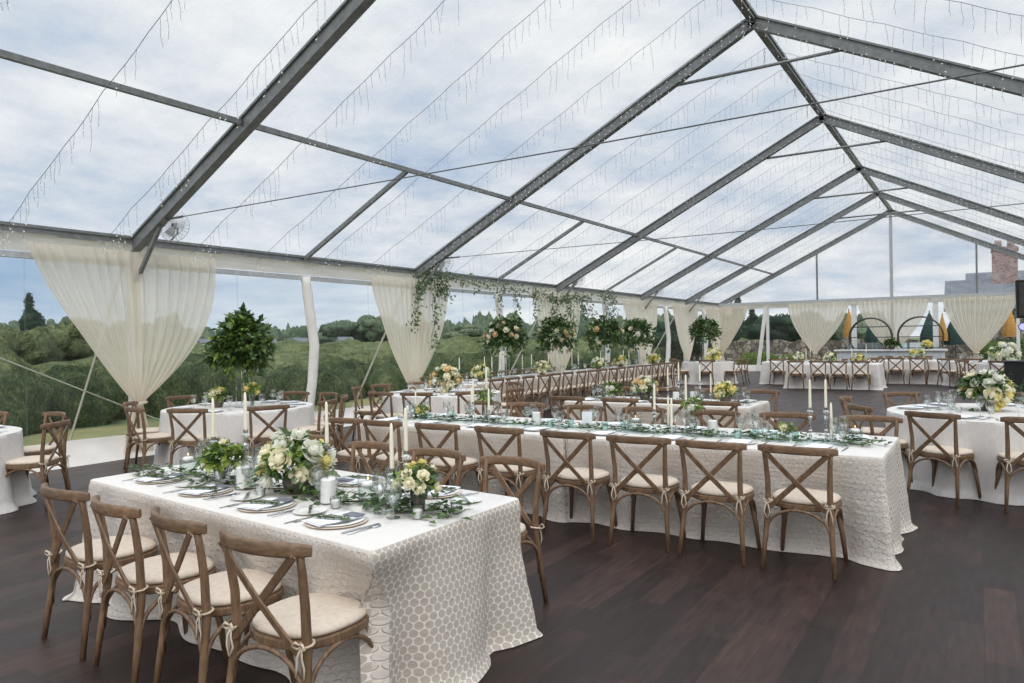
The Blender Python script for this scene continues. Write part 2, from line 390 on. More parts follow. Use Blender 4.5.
for i in range(6):
    y0, y1 = FY[i], FY[i+1]; ym = (y0+y1)/2
    mb = MB(); mb.beam((XM, y0, HR-.06), (XM, y1, HR-.06), .12, .1); mb.beam((XM-.07, y0, HR-.03), (XM-.07, y1, HR-.03), .03, .05); mb.beam((XM+.07, y0, HR-.03), (XM+.07, y1, HR-.03), .03, .05)
    struct('ridge_beam', mb.mesh('ridge_beam', 'alu_dark', False), f'dark ridge beam of the {ordw(i)} bay')
    for s_ in (-1, 1):
        mb = MB(); t = .3515; mb.beam(roofp(s_, t, y0+.06, -.06), roofp(s_, t, y1-.06, -.06), .06, .07, 0)
        struct('purlin_beam', mb.mesh('purlin_beam', 'alu_dark', False), f'thin dark roof purlin in the {ordw(i)} bay, {SN[s_]}')
        if i and i < 4:
            mb = MB(); mb.beam(roofp(s_, .01, ym, -.05), roofp(s_, .345, ym, -.05), .06, .07); struct('rafter_beam', mb.mesh('rafter_beam', 'alu_dark', False), f'thin half rafter mid {ordw(i)} bay, {SN[s_]}')
        x = XL if s_ < 0 else XR
        mb = MB(); mb.beam((x, y0, HE-.03), (x, y1, HE-.03), .12, .1); mb.beam((x-s_*.06, y0, HE+.03), (x-s_*.06, y1, HE+.03), .05, .04)
        struct('eave_beam', mb.mesh('eave_beam', 'alu_dark', False), f'dark eave beam of the {ordw(i)} bay, {SN[s_]}')
        # clear roof sheet with slight sag
        mb = MB()
        def rf(u, v):
            p = roofp(s_, v, y0+(y1-y0)*u, .03-.05*sin(PI*u)*sin(PI*v)**.5-.012*noise.noise(Vector((u*9+i*7, v*11, s_)))*sin(PI*u)); return p
        mb.grid(rf, 16, 20); struct('ceiling', mb.mesh('ceiling', 'clear_roof'), f'clear vinyl roof panel of the {ordw(i)} bay, {SN[s_]}')
for i in range(1, 6):   # collar rods near the ridge, tension cables near the eave
    y = FY[i]; t = .80
    mb = MB(); mb.tube([roofp(-1, t, y, -.15), roofp(1, t, y, -.15)], .028, 8); struct('collar_beam', mb.mesh('collar_beam', 'alu_dark'), f'slim collar rod between rafters of the {ordw(i)} frame')
    if i < 3:
        z0 = HE+.38; a = roofp(-1, .105, y, -.2); b = roofp(1, .105, y, -.2)
        mb = MB(); mb.tube([a, (a+b)/2+Vector((0, 0, -.03)), b], .0065, 6); mb.tube([a, a+(b-a)*.03], .016, 6)
        tag(link('hanging_tension_cable', mb.mesh('cable', 'cable')), f'thin steel tension cable spanning the tent at the {ordw(i)} frame', 'cable', 'roof tension cables')

# side walls
nwin = 0
for s_, x in ((-1, XL), (1, XR)):
    side = 'left' if s_ < 0 else 'right'
    mb = MB()
    def skirt(u, v):
        y = -4+(YE+4)*u; k = noise.noise(Vector((y*.9, v*2, s_)))
        return (x-s_*0+(-s_)*(.04+.22*(1-v)**1.5*(1 if s_ < 0 else 0)+.03*k*(1-v)), y, .008+.33*v+(.02*k if v > .9 else 0))
    mb.grid(skirt, 160, 6); struct('baseboard_'+side, mb.mesh('skirt', 'white_vinyl'), 'crumpled white vinyl skirt along the foot of the clear wall')
    mb = MB()
    def band(u, v):
        y = -4+(YE+4)*u; return (x-s_*.06-s_*.012*noise.noise(Vector((y*2, v*2, 4))), y, 2.93+.25*v)
    mb.grid(band, 120, 3); struct('wall_'+side, mb.mesh('band', 'white_band'), 'white fabric band under the eave')
    for i in range(6):
        y0, y1 = FY[i], FY[i+1]; ym = (y0+y1)/2
        mb = MB(); mb.beam((x-s_*.02, y0, 2.88), (x-s_*.02, y1, 2.88), .06, .08); struct('trim_%d' % (nwin+1), mb.mesh('rail', 'alu', False), f'grey curtain rail in the {ordw(i)} bay, {SN[s_]}')
        mb = MB()
        def wn_(u, v): return (x-s_*.01+s_*.03*sin(PI*u)*sin(PI*v)*noise.noise(Vector((u*5+i, v*3, s_))), y0+(y1-y0)*u, .3+2.6*v)
        mb.grid(wn_, 16, 8); nwin += 1
        struct('window_%d' % nwin, mb.mesh('win', 'clear_wall'), f'clear vinyl wall panel of the {ordw(i)} bay, {SN[s_]}')
        if s_ < 0 and i >= 1:
            pts = [(x-s_*.05, ym+(.04 if i < 4 else .02), 2.9), (x-s_*.08, ym+.1, 2.3), (x-s_*.12, ym+.17, 1.6), (x-s_*.1, ym+.12, .9), (x-s_*.06, ym-.02, .02)]
            P2 = []
            for k in range(len(pts)-1):
                for q in range(4): P2.append(Vector(pts[k]).lerp(Vector(pts[k+1]), q/4))
            P2.append(Vector(pts[-1]))
            mb = MB(); mb.tube(P2, [.09+.012*noise.noise(Vector((k*1.3, i, 0))) for k in range(len(P2))], 10)
            tag(link('white_pole_sleeve', mb.mesh('sleeve', 'white_vinyl')), f'white fabric-wrapped pole bowing beside the clear wall, mid {ordw(i)} bay', 'pole cover', 'wrapped wall poles')
        for q, yy in enumerate((y0+(y1-y0)*.28, y0+(y1-y0)*.77)):
            mb = MB(); mb.tube([(x, yy, .3), (x, yy, 2.88)], .012, 5); struct('window_trim', mb.mesh('seam', 'clear_wall'), None)

# far gable wall
gxs = [XL, -8.33, -4.63, XM, -1.52, 1.3, XR]
def roofz(x): return HR-(HR-HE)*abs(x-XM)/(XM-XL)
mb = MB(); mb.beam((XL, YE, 3.2), (XR, YE, 3.2), .14, .13); struct('eave_beam', mb.mesh('gable_beam', 'alu', False), 'pale cross beam of the far gable wall')
mb = MB(); mb.grid(lambda u, v: (XL+(XR-XL)*u, YE-.09, 2.95+.2*v), 40, 2); struct('wall_far', mb.mesh('gband', 'white_band'), 'white fabric band across the far gable')
for k, x in enumerate(gxs[1:-1]):
    top = roofz(x)-.2 if k == 2 else 3.2
    mb = MB(); mb.box((x, YE, top/2), (.2 if k in (1, 3) else .12, .12, top)); struct('wall_column', mb.mesh('gpost', 'alu' if k == 2 else 'white_paint', False), f'{ordw(k)} upright of the far gable wall')
for k, x in enumerate((-6.13, -.05)):
    mb = MB(); mb.box((x, YE, (3.2+roofz(x)-.1)/2), (.07, .07, roofz(x)-.1-3.2)); struct('wall_column', mb.mesh('gpost2', 'alu_dark', False), ['thin upright above the taper-lit table in the gable', 'thin upright before the brick chimney in the gable'][k])
mb = MB(); mb.beam((-8.36, YE-.2, 3.0), (-8.75, YE-.25, .05), .16, .05, 0, (0, 1, 0))
tag(link('white_pole_sleeve', mb.mesh('strip', 'white_vinyl', False)), 'slanting white fabric strip beside the gable corner bay', 'pole cover')
for k in range(6):
    x0, x1 = gxs[k], gxs[k+1]; mb = MB()
    mb.grid(lambda u, v: (x0+(x1-x0)*u, YE+.03*sin(PI*v)*noise.noise(Vector((u*3, v*2, k))), .25+2.9*v), 8, 6); nwin += 1
    struct('window_%d' % nwin, mb.mesh('gwin', 'clear_wall'), f'clear vinyl gable panel, {ordw(k)} lower bay')
for k, (x0, x1) in enumerate(((XL, XM), (XM, XR))):
    mb = MB(); mb.grid(lambda u, v: (x0+(x1-x0)*u, YE, 3.2+(roofz(x0+(x1-x0)*u)-3.2)*v), 16, 6); nwin += 1
    struct('window_%d' % nwin, mb.mesh('gtop', 'clear_roof'), ['clear vinyl gable triangle, curtain side', 'clear vinyl gable triangle, chimney side'][k])
mb = MB(); mb.grid(lambda u, v: (XL+(XR-XL)*u, YE-.05-.1*(1-v), .005+.3*v), 60, 3); struct('baseboard_far', mb.mesh('gskirt', 'white_vinyl'), 'white vinyl skirt along the far gable')

# ------------------------------------------------------------------ curtains
def curtain(c, axis, half, ztop, ztie, label, lean=0., pleats=15, seed=0, wt=.07, bow=(1.8, 1.8), flare=.24):
    NU, NV = pleats*8, 40
    def fn(u, v):
        a = 2*u-1; z = ztop*(1-v)+.02*v
        L_ = lean*min(1, (ztop-z)/(ztop-ztie))
        if z > ztie:
            s = (ztop-z)/(ztop-ztie); b = bow[0] if a < 0 else bow[1]
            w = half*(1-s**b)+wt*s**b
            w = max(w, wt)
        else:
            s = (ztie-z)/ztie; w = wt+(flare-wt)*min(1, s*1.2)
        amp = .045*(.35+.65*min(1, w/half+.1))
        dd = amp*sin(u*pleats*2*PI+seed+1.2*noise.noise(Vector((u*6, v*1.5, seed))))+.05*noise.noise(Vector((u*5, v*3, seed+9)))
        al = c[0 if axis == 'x' else 1]+L_+a*w+.02*noise.noise(Vector((u*8, v*4, seed)))
        return (al, c[1]-.1+dd-.1, z) if axis == 'x' else (c[0]+.16+dd, al, z)
    mb = MB(); mb.grid(fn, NU, NV, 0, lambda u, v: (u*half*3, v*3))
    fab = mb.mesh('fabric', 'sheer')
    tb = MB(); q = c[0 if axis == 'x' else 1]+lean
    pts = [((q+.11*cos(a), c[1]-.2+.1*sin(a), ztie+.01*sin(2*a)) if axis == 'x' else (c[0]+.16+.1*sin(a), q+.11*cos(a), ztie+.01*sin(2*a))) for a in [2*PI*k/14 for k in range(14)]]
    tb.tube(pts, .02, 6, 0, True)
    inst(('curtain', 'curtain', [('fabric', fab), ('tieback', tb.mesh('tieback', 'sheer'))]), (0, 0, 0), 0, label, 'ivory sheer curtains')
cl = [(5.87, 1.4, .8, .07), (12.13, 1.3, .6, .0), (18.73, 1.42, .5, 0), (25.0, 1.55, .55, .3), (29.75, 1.55, .6, .2), (33.7, 1.1, .6, .3)]
lb = ['wide ivory sheer curtain gathered behind the leafy-tree round table', 'ivory sheer curtain with trailing green vine at the second frame', 'ivory sheer curtain behind the tall rose centrepieces under vines', 'ivory sheer curtain at the fourth wall frame past the long garland table', 'ivory sheer curtain at the fifth wall frame beside the potted topiary', 'narrow ivory sheer curtain on the side wall by the gable corner']
for k, (y, hw, zt, ln) in enumerate(cl): curtain((XL+.02, y), 'y', hw, 3.05, zt, lb[k], ln, 15, k*1.7, bow=(1.25, 2.3) if k == 0 else (1.5, 2.))
gl = [(-9.95, .8, -.5), (-6.08, 1.3, -.15), (-3.1, 1.35, 0), (.02, 1.27, -.13)]
lg = ['ivory sheer curtain on the gable beside the corner', 'ivory sheer gable curtain gathered above the taper-lit far table', 'ivory sheer gable curtain hanging behind the round shelves', 'ivory sheer gable curtain gathered in front of the chimney house']
for k, (x, hw, ln) in enumerate(gl): curtain((x, YE-.02), 'x', hw, 3.1, .85, lg[k], ln, 14, 20+k, bow=(1.6, 1.6))

# ------------------------------------------------------------------ icicle light strings
def strand(seed):
    random.seed(seed); w = MB(); b = MB()
    n = 34; pts = []
    for k in range(n+1):
        t = .015+.97*k/n; p = Vector((XL, 0, HE))+slope*t+snrm*-.24; p.z -= .02*abs(sin(k*PI/4)); p.y += .008*sin(k*.9+seed); pts.append(p)
    w.tube(pts, .0035, 4, 0, caps=False)
    for k in range(n+1):
        for h in (0, .5):
            if random.random() < .25: continue
            p = pts[k] if h == 0 else (pts[k]+pts[min(k+1, n)])/2
            L_ = random.choice((.18, .3, .42, .26)); y = random.uniform(-.01, .01); q = p.copy(); path = [p]; nb = max(2, int(L_/.085))
            for j in range(nb):
                q = q+Vector((random.uniform(-.018, .018), random.uniform(-.018, .018), -L_/nb)); path.append(q)
                d = Vector((random.uniform(-1, 1), random.uniform(-1, 1), -.8)).normalized(); e = q+d*.034; sd = d.orthogonal().normalized()*.0075; s2 = d.cross(sd)
                mid = q+d*.016
                b.add([q, mid+sd, mid+s2, mid-sd, mid-s2, e], [(0, 1, 2), (0, 2, 3), (0, 3, 4), (0, 4, 1), (5, 2, 1), (5, 3, 2), (5, 4, 3), (5, 1, 4)])
            w.tube(path, .0022, 3, 0, caps=False)
    return w.mesh('wire', 'light_wire'), b.mesh('bulbs', 'bulb', False)
SV = [strand(k) for k in range(3)]
idx = {-1: 0, 1: 0}
for i in range(6):
    n_ = (5, 5, 5, 5, 4, 4)[i]
    for s_ in (-1, 1):
        if i == 0 and s_ > 0: continue
        for k in range(n_):
            y = FY[i]+(FY[i+1]-FY[i])*(k+.62)/(n_+.1); wi, bu = SV[(k+i) % 3]
            e = inst(('hanging_light_string', 'string lights', [('wire', wi), ('~bulbs', bu)]), (0, y, 0) if s_ < 0 else (2*XM, y, 0), 0 if s_ < 0 else PI,
                     f'icicle light string, {ordw(idx[s_])} from the near end under the {SN[s_]} roof slope', 'icicle light strings under the roof')
            idx[s_] += 1

# ------------------------------------------------------------------ cage fans
def fan_parts():
    c = MB(); R_ = .24
    for k in range(24):
        a = 2*PI*k/24
        c.tube([(.03*cos(a), -.06, .03*sin(a)), (R_*.75*cos(a), -.07, R_*.75*sin(a)), (R_*cos(a), 0, R_*sin(a)), (R_*.75*cos(a), .06, R_*.75*sin(a)), (.04*cos(a), .07, .04*sin(a))], .0035, 4, caps=False)
    for rr, yy in ((R_, 0), (R_*.75, -.07), (R_*.4, -.066)): c.tube([(rr*cos(a), yy, rr*sin(a)) for a in [2*PI*k/24 for k in range(24)]], .005, 5, 0, True)
    b = MB()
    for k in range(3):
        a = 2*PI*k/3
        b.grid(lambda u, v: (cos(a+(v-.5)*.9)*(.04+.13*u), (v-.5)*.05, sin(a+(v-.5)*.9)*(.04+.13*u)), 4, 4)
    h = MB(); h.ball((0, .03, 0), (.05, .08, .05)); br = MB(); br.tube([(0, .08, 0), (0, .1, -.1), (-.12, .1, -.22)], .015, 6)
    return [('cage', c.mesh('cage', 'white_paint')), ('blade', b.mesh('blade', 'house_white')), ('motor', h.mesh('motor', 'grey_wicker')), ('bracket', br.mesh('bracket', 'alu_dark'))]
FP = fan_parts()
for i in range(1, 6):
    p = roofp(-1, .055, FY[i], -.12); inst(('wall_fan', 'fan', FP), (p.x+.12, p.y+.3, p.z+.1), .5, f'white cage fan clamped to the rafter foot of the {ordw(i)} frame', 'cage fans on the rafters')

# ------------------------------------------------------------------ chairs
def chair_parts():
    S = 1; P = []
    def leg(s):
        m = MB(); m.tube([(s*.238, -.262, 0), (s*.222, -.232, .22), (s*.206, -.205, .45), (s*.206, -.212, .62), (s*.214, -.232, .76), (s*.222, -.252, .86)], [.015, .018, .0205, .019, .017, .015], 10); return m.mesh('leg', 'chair_wood')
    def fleg(s):
        m = MB(); m.tube([(s*.225, .205, 0), (s*.205, .182, .2), (s*.172, .148, .43)], [.0145, .018, .021], 10); return m.mesh('leg', 'chair_wood')
    P += [('leg', leg(-1)), ('leg', leg(1)), ('leg', fleg(-1)), ('leg', fleg(1))]
    m = MB(); pts = []
    for k in range(17):
        a = -1+2*k/16; pts.append((.262*a, -.312+.085*abs(a)**2.1, .848+.006*(1-a*a)))
    ring = []
    for k, p in enumerate(pts):
        d = (Vector(pts[min(k+1, 16)])-Vector(pts[max(k-1, 0)])).normalized(); sd = d.cross(Vector((0, 0, 1))); q = abs(-1+2*k/16); f_ = 1 if q < .86 else (.93 if q < .95 else .72)
        ring += [Vector(p)+sd*.0145*f_*abs(cos(a))**.6*(1 if cos(a) > 0 else -1)+Vector((0, 0, .029*f_*abs(sin(a))**.6*(1 if sin(a) > 0 else -1))) for a in [2*PI*j/14 for j in range(14)]]
    m.add(ring, [(i*14+j, i*14+(j+1) % 14, (i+1)*14+(j+1) % 14, (i+1)*14+j) for i in range(16) for j in range(14)]+[tuple(range(14))[::-1], tuple(16*14+j for j in range(14))])
    P.append(('top_rail', m.mesh('top_rail', 'chair_wood_rail', True, 60)))
    for s in (-1, 1):
        m = MB(); pts = []
        for k in range(13):
            t = k/12; x = s*(.212-.40*t); z = .835-.40*t; y = -.258+.042*t-.006*sin(PI*t)+(.006*s)*sin(PI*t)
            pts.append((x, y-.014, z))
        m.band(pts, .037, .011, (0, 1, .15), 0, .004)
        for q in (pts[0], pts[-1]): m.ball((q[0]*.985, q[1]-.008, q[2]-.004), (.008, .005, .008), 6, 4)
        P.append(('cross_slat', m.mesh('cross_slat', 'chair_wood', True, 40)))
    def outl(a, k=1.):
        c_, s_ = cos(a), sin(a); x = .228*abs(c_)**.75*(1 if c_ > 0 else -1); y = .222*abs(s_)**.8*(1 if s_ > 0 else -1)
        x *= (1+.06*(y/.222)); return x*k, y*k
    N = 36
    m = MB(); rows = [(.955, .425), (1, .432), (1.005, .445), (1, .46), (.96, .466), (.5, .466), (.02, .466)]
    vs = [(*outl(2*PI*j/N, r), z) for r, z in [(.02, .43), (.9, .43)]+rows for j in range(N)]; R_ = len(rows)+2
    fs = [(i*N+j, i*N+(j+1) % N, (i+1)*N+(j+1) % N, (i+1)*N+j) for i in range(R_-1) for j in range(N)]
    m.add(vs, fs); P.append(('seat', m.mesh('seat', 'chair_wood', True, 50)))
    m = MB(); rows = [(.9, .467), (.955, .472), (.97, .482), (.95, .494), (.85, .503), (.5, .509), (.02, .511)]
    vs = [(*outl(2*PI*j/N, r), z) for r, z in rows for j in range(N)]; fs = [(i*N+j, i*N+(j+1) % N, (i+1)*N+(j+1) % N, (i+1)*N+j) for i in range(len(rows)-1) for j in range(N)]
    m.add(vs, fs); cush = m.mesh('cushion', 'cushion')
    ties = []
    for s in (-1, 1):
        m = MB(); x, y, z = s*.206, -.205, .475
        m.tube([(x+.027*cos(a), y+.027*sin(a), z+.006*sin(a)) for a in [2*PI*k/10 for k in range(10)]], .006, 5, 0, True)
        for d in (-1, 1):
            m.tube([(x, y-.027, z), (x+d*.02, y-.045, z+.018), (x+d*.035, y-.045, z), (x+d*.018, y-.035, z-.012), (x, y-.028, z)], .005, 4)
            m.band([(x, y-.028, z), (x+d*.012, y-.04, z-.04), (x+d*.02, y-.036, z-.08), (x+d*(.012+.01*s), y-.04, z-.12)], .009, .003, (0, 1, 0))
        ties.append(('tie', m.mesh('tie', 'tie')))
    P.append(('cushion', cush, ties))
    def arch(a, b, zt=.425, z0=.19):
        a, b = Vector(a), Vector(b); m = MB(); pts = []
        for k in range(15):
            th = PI*k/14; t = .5-.5*cos(th); zz = z0+(zt-z0)*min(1, sin(th)**.62*1.0)
            p = a.lerp(b, t); pts.append((p.x, p.y, zz))
        m.tube(pts, .0105, 7); return m.mesh('brace', 'chair_wood')
    P += [('brace', arch((-.215, -.228, 0), (.215, -.228, 0))), ('brace', arch((-.205, .182, 0), (.205, .182, 0))),
          ('brace', arch((-.224, -.222, 0), (-.207, .178, 0))), ('brace', arch((.224, -.222, 0), (.207, .178, 0)))]
    return P
CHAIR = ('dining_chair', 'chair', chair_parts())
def chair(bx, by, ang, label, group):     # bx,by: where the top rail stands; ang: heading of the seat, 90 = +y
    a = math.radians(ang); dx, dy = cos(a), sin(a)
    return inst(CHAIR, (bx+.27*dx, by+.27*dy, 0), a-PI/2, label, group)

# ------------------------------------------------------------------ tablecloths and tables
def cloth_rect(x0, x1, y0, y1, flare=(1, 1, 1, 1), dents=(), seed=0, top=.765, endmat=True, plain=False, shear=0):
    # flare: corner ear strengths (x0y0, x1y0, x1y1, x0y1)
    r = .035; per = []
    def side(a, b, nrm, n, s0, mat):
        for k in range(n): t = k/n; per.append((a[0]+(b[0]-a[0])*t, a[1]+(b[1]-a[1])*t, nrm, s0+math.dist(a, b)*t, mat))
        return s0+math.dist(a, b)
    def corner(c, a0, s0, m1, m2):
        for k in range(7): a = a0+PI/2*k/7; per.append((c[0]+r*cos(a), c[1]+r*sin(a), (cos(a), sin(a)), s0+r*PI/2*k/7, m1 if k < 4 else m2))
        return s0+r*PI/2
    nx = max(12, int((x1-x0)/.045)); ny = max(10, int((y1-y0)/.045)); s = 0; SD, EN = 1, (2 if endmat else 1)
    if plain: SD = EN = 1
    s = side((x0+r, y0), (x1-r, y0), (0, -1), nx, s, SD); s = corner((x1-r, y0+r), -PI/2, s, SD, EN)
    s = side((x1, y0+r), (x1, y1-r), (1, 0), ny, s, EN); s = corner((x1-r, y1-r), 0, s, EN, SD)
    s = side((x1-r, y1), (x0+r, y1), (0, 1), nx, s, SD); s = corner((x0+r, y1-r), PI/2, s, SD, EN)
    s = side((x0, y1-r), (x0, y0+r), (-1, 0), ny, s, EN); s = corner((x0+r, y0+r), PI, s, EN, SD)
    corners = [(x0, y0), (x1, y0), (x1, y1), (x0, y1)]
    N = len(per); NV = 22; vs = []; uv = []
    rows = [(-.012, .004, -.01), (0, 0, 0)]
    for j in range(NV+1):
        t = j/NV
        for (px, py, nn, s_, mt) in per:
            z = top*(1-t)
            off = .008+.018*t+.016*t*noise.noise(Vector((s_*2.6, t*1.2, seed)))+.007*noise.noise(Vector((s_*7, t*7, seed+3)))*min(1, t*4)
            extra = Vector((0, 0))
            for (cx, cy), fl in zip(corners, flare):
                d = math.hypot(px-cx, py-cy)
                ear = math.exp(-(d/.15)**2)*fl
                dg = Vector((cx-(x0+x1)/2, cy-(y0+y1)/2)); dg = Vector((1 if dg.x > 0 else -1, 1 if dg.y > 0 else -1)).normalized()
                extra += dg*ear*.12*t**1.3
                off -= fl*.085*math.exp(-((d-.27)/.075)**2)*t**.8
                off += fl*.03*math.exp(-((d-.52)/.12)**2)*t
            for dx, dy, rad in dents:
                q = math.hypot(px-dx, py-dy)
                if q < .6: off -= rad*math.exp(-(q/.24)**2)*min(1, max(0, (.72-z)/.22))
            if t > .9: off += (t-.9)/.1*(.035+.05*noise.noise(Vector((s_*3, 5, seed)))); z = max(.006, z*.6+.012*noise.noise(Vector((s_*9, 2, seed))))
            if j == 0: off = 0
            q_ = (px+nn[0]*off+extra.x, py+nn[1]*off+extra.y, z if j else top); vs.append(q_); uv.append((s_, uv[-N][1]+math.dist(q_, vs[-N-1]) if j else 0))
    mb = MB(); fs = {0: [], 1: [], 2: []}
    for j in range(NV):
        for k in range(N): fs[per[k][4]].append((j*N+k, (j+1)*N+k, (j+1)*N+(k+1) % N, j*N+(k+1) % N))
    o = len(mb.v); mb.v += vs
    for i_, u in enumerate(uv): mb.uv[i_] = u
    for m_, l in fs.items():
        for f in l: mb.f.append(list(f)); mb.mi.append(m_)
    # top: own grid so the pattern has UVs
    ring = list(range(N)); inner = [(p[0]-p[2][0]*.01, p[1]-p[2][1]*.01, top+.004) for p in per]
    o = len(mb.v); mb.v += inner
    for i_, p in enumerate(per): mb.uv[o+i_] = (p[0], p[1])
    for k in range(N): mb.f.append([k, (k+1) % N, o+(k+1) % N, o+k]); mb.mi.append(0)
    mb.f.append([o+k for k in range(N)]); mb.mi.append(0)
    if shear: mb.v = [(x-shear*(y-y0), y, z) for x, y, z in mb.v]
    me = mb.mesh('tablecloth', ['cloth_top', 'cloth_plain' if plain else 'cloth_side', 'cloth_end_backlit'], True, 70)
    return me
def cloth_round(r, folds, seed, top=.765):
    N, NV = folds*10, 20; mb = MB(); vs = []; uv = []
    for j in range(NV+1):
        t = j/NV; z = top*(1-t)
        for k in range(N):
            a = 2*PI*k/N
            w = sin(a*folds+1.6*noise.noise(Vector((cos(a)*2, sin(a)*2, seed))))
            off = t*(.06+.05*w*min(1, .3+t))+.02*t*noise.noise(Vector((cos(a)*5, sin(a)*5, t*3+seed)))
            zz = z
            if t > .92: zz = max(.006, z*.5+.01*w); off += .04
            if j == 0: off = 0
            vs.append(((r+off)*cos(a), (r+off)*sin(a), zz)); uv.append((a*r, t*.78))
    fs = [(j*N+k, (j+1)*N+k, (j+1)*N+(k+1) % N, j*N+(k+1) % N) for j in range(NV) for k in range(N)]
    mb.add(vs, fs, 1, uv)
    o = len(mb.v); mb.v += [((r-.015)*cos(2*PI*k/N), (r-.015)*sin(2*PI*k/N), top+.004) for k in range(N)]
    for k in range(N): mb.f.append([k, (k+1) % N, o+(k+1) % N, o+k]); mb.mi.append(0); mb.uv[o+k] = (mb.v[o+k][0], mb.v[o+k][1])
    mb.f.append([o+k for k in range(N)]); mb.mi.append(0)
    return mb.mesh('tablecloth', ['cloth_top', 'cloth_plain'], True, 70)
def rect_table(x0, x1, y0, y1, nm, me, clabel, at=None, rz=0):
    cx, cy = at if at is not None else ((x0+x1)/2, (y0+y1)/2); e = link('banquet_table', None, None, (cx, cy, 0), rz); tag(e, f'wooden folding table hidden beneath the cloth of the {nm}', 'table', 'banquet tables')
    m = MB(); m.box((-.05 if at is not None else 0, 0, .74), (x1-x0-(.03 if at is None else .24), y1-y0-.03, .035)); link('tabletop', m.mesh('tabletop', 'chair_wood', False), e)
    for sx in (-1, 1):
        for sy in (-1, 1):
            m = MB(); m.tube([(sx*((x1-x0)/2-.3), sy*((y1-y0)/2-.2), 0), (sx*((x1-x0)/2-.3), sy*((y1-y0)/2-.2), .722)], .018, 8); link('leg', m.mesh('leg', 'alu_dark'), e)
    return tag(link('tablecloth', me, None, (at[0], at[1], 0) if at is not None else (0, 0, 0), rz), clabel, 'tablecloth', 'table linens')
def round_table(x, y, r, nm, clabel, folds=15, seed=0):
    e = link('round_table', None, None, (x, y, 0)); tag(e, f'round folding table hidden beneath the cloth of the {nm}', 'table', 'round banquet tables')
    m = MB(); m.lathe([(.01, .722), (r-.02, .722), (r-.02, .757), (.01, .757)], 40); link('tabletop', m.mesh('tabletop', 'chair_wood', False), e)
    for k in range(4):
        a = PI/4+k*PI/2; m = MB(); m.tube([(.5*cos(a), .5*sin(a), 0), (.5*cos(a), .5*sin(a), .722)], .018, 8); link('leg', m.mesh('leg', 'alu_dark'), e)
    return tag(link('tablecloth', cloth_round(r, folds, seed), None, (x, y, 0)), clabel, 'tablecloth', 'table linens')

# ------------------------------------------------------------------ tableware templates
ZT = .769
def L(prof, mat, k=18, smooth=True): m = MB(); m.lathe(prof, k, caps=False); return m.mesh('l', mat, smooth, 50)
CHARGER = ('charger_plate', 'plate', L([(.002, .002), (.09, .002), (.146, .007), (.151, .010), (.146, .011), (.09, .006), (.002, .006)], 'charger', 28))
DPLATE = ('dinner_plate', 'plate', L([(.002, .002), (.08, .002), (.132, .009), (.138, .012), (.133, .0135), (.085, .006), (.002, .006)], 'china', 28))
BPLATE = ('bread_plate', 'plate', L([(.002, .002), (.05, .002), (.083, .010), (.086, .013), (.082, .014), (.05, .007), (.002, .007)], 'china', 24))
m = MB(); m.grid(lambda u, v: ((u-.5)*.17, (v-.5)*.26, .005+.002*noise.noise(Vector((u*3, v*4, 1)))), 8, 10); m.grid(lambda u, v: ((u-.5)*.168, (.5-v)*.255, .002), 2, 2)
m.grid(lambda u, v: ((u-.5)*.15+.01, (v-.5)*.22-.01, .0085+.002*noise.noise(Vector((u*3, v*4, 5)))), 8, 10)
NAPKIN = ('napkin', 'napkin', m.mesh('napkin', 'napkin'))
m = MB(); m.tube([(0, -.11, .006), (.01, 0, .012), (-.004, .11, .006)], .003, 5, 1)
random.seed(3)
for k in range(26):
    t = -.1+.2*k/26; s = 1 if k % 2 else -1; m.leaf((0, t, .008), (s*.8, .7, random.uniform(0, .3)), (0, 0, 1), .04, .02)
SPRIG = ('greenery_sprig', 'sprig', m.mesh('sprig', ['leaf_mid', 'twig']))
m = MB(); m.box((0, 0, .001), (.1, .065, .002)); PCARD = ('place_card', 'card', m.mesh('pc', 'slate', False))
def cutlery():
    f = MB(); f.band([(0, -.095, .003), (0, 0, .006), (0, .04, .004)], .009, .002, (0, 0, 1)); f.band([(0, .04, .004), (0, .055, .003)], .022, .002, (0, 0, 1))
    for k in range(4): f.band([(-.009+.006*k, .055, .003), (-.009+.006*k, .1, .008)], .003, .002, (0, 0, 1))
    kn = MB(); kn.band([(0, -.11, .004), (0, -.01, .005)], .012, .006, (0, 0, 1), 0, .002); kn.band([(0, -.01, .004), (0, .06, .003), (.003, .11, .003)], .016, .002, (0, 0, 1))
    s = MB(); s.band([(0, -.1, .003), (0, .0, .006), (0, .05, .004)], .008, .002, (0, 0, 1)); s.ball((0, .075, .004), (.018, .03, .004), 10, 5)
    return f.mesh('fork', 'silver', False), kn.mesh('knife', 'silver', False), s.mesh('spoon', 'silver')
_f, _k, _s = cutlery()
FORK, KNIFE, SPOON, BKNIFE = ('fork', 'fork', _f), ('knife', 'knife', _k), ('spoon', 'spoon', _s), ('butter_knife', 'knife', _k)
def goblet(R_, H, stem, water=None):
    p = [(.002, .002), (.034, .003), (.035, .005), (.006, .012), (.0045, stem*.5), (.006, stem), (R_*.55, stem+.012), (R_*.93, stem+(H-stem)*.35), (R_, stem+(H-stem)*.55), (R_*.9, H)]
    parts = [('bowl', L(p, 'glass', 16))]
    if water:
        zt = stem+(H-stem)*water; parts.append(('water', L([(.002, stem+.004), (R_*.53, stem+.015), (R_*.9, stem+(H-stem)*.35), (R_*.9, zt), (.002, zt)], 'water', 14)))
    return parts
GOB = ('water_goblet', 'glass', goblet(.043, .175, .065, .55))
WINE = ('wine_glass', 'glass', goblet(.039, .215, .095))
TUMB = ('champagne_glass', 'glass', goblet(.028, .225, .1))
FARG = ('wine_glass', 'glass', goblet(.042, .2, .085)[0][1])
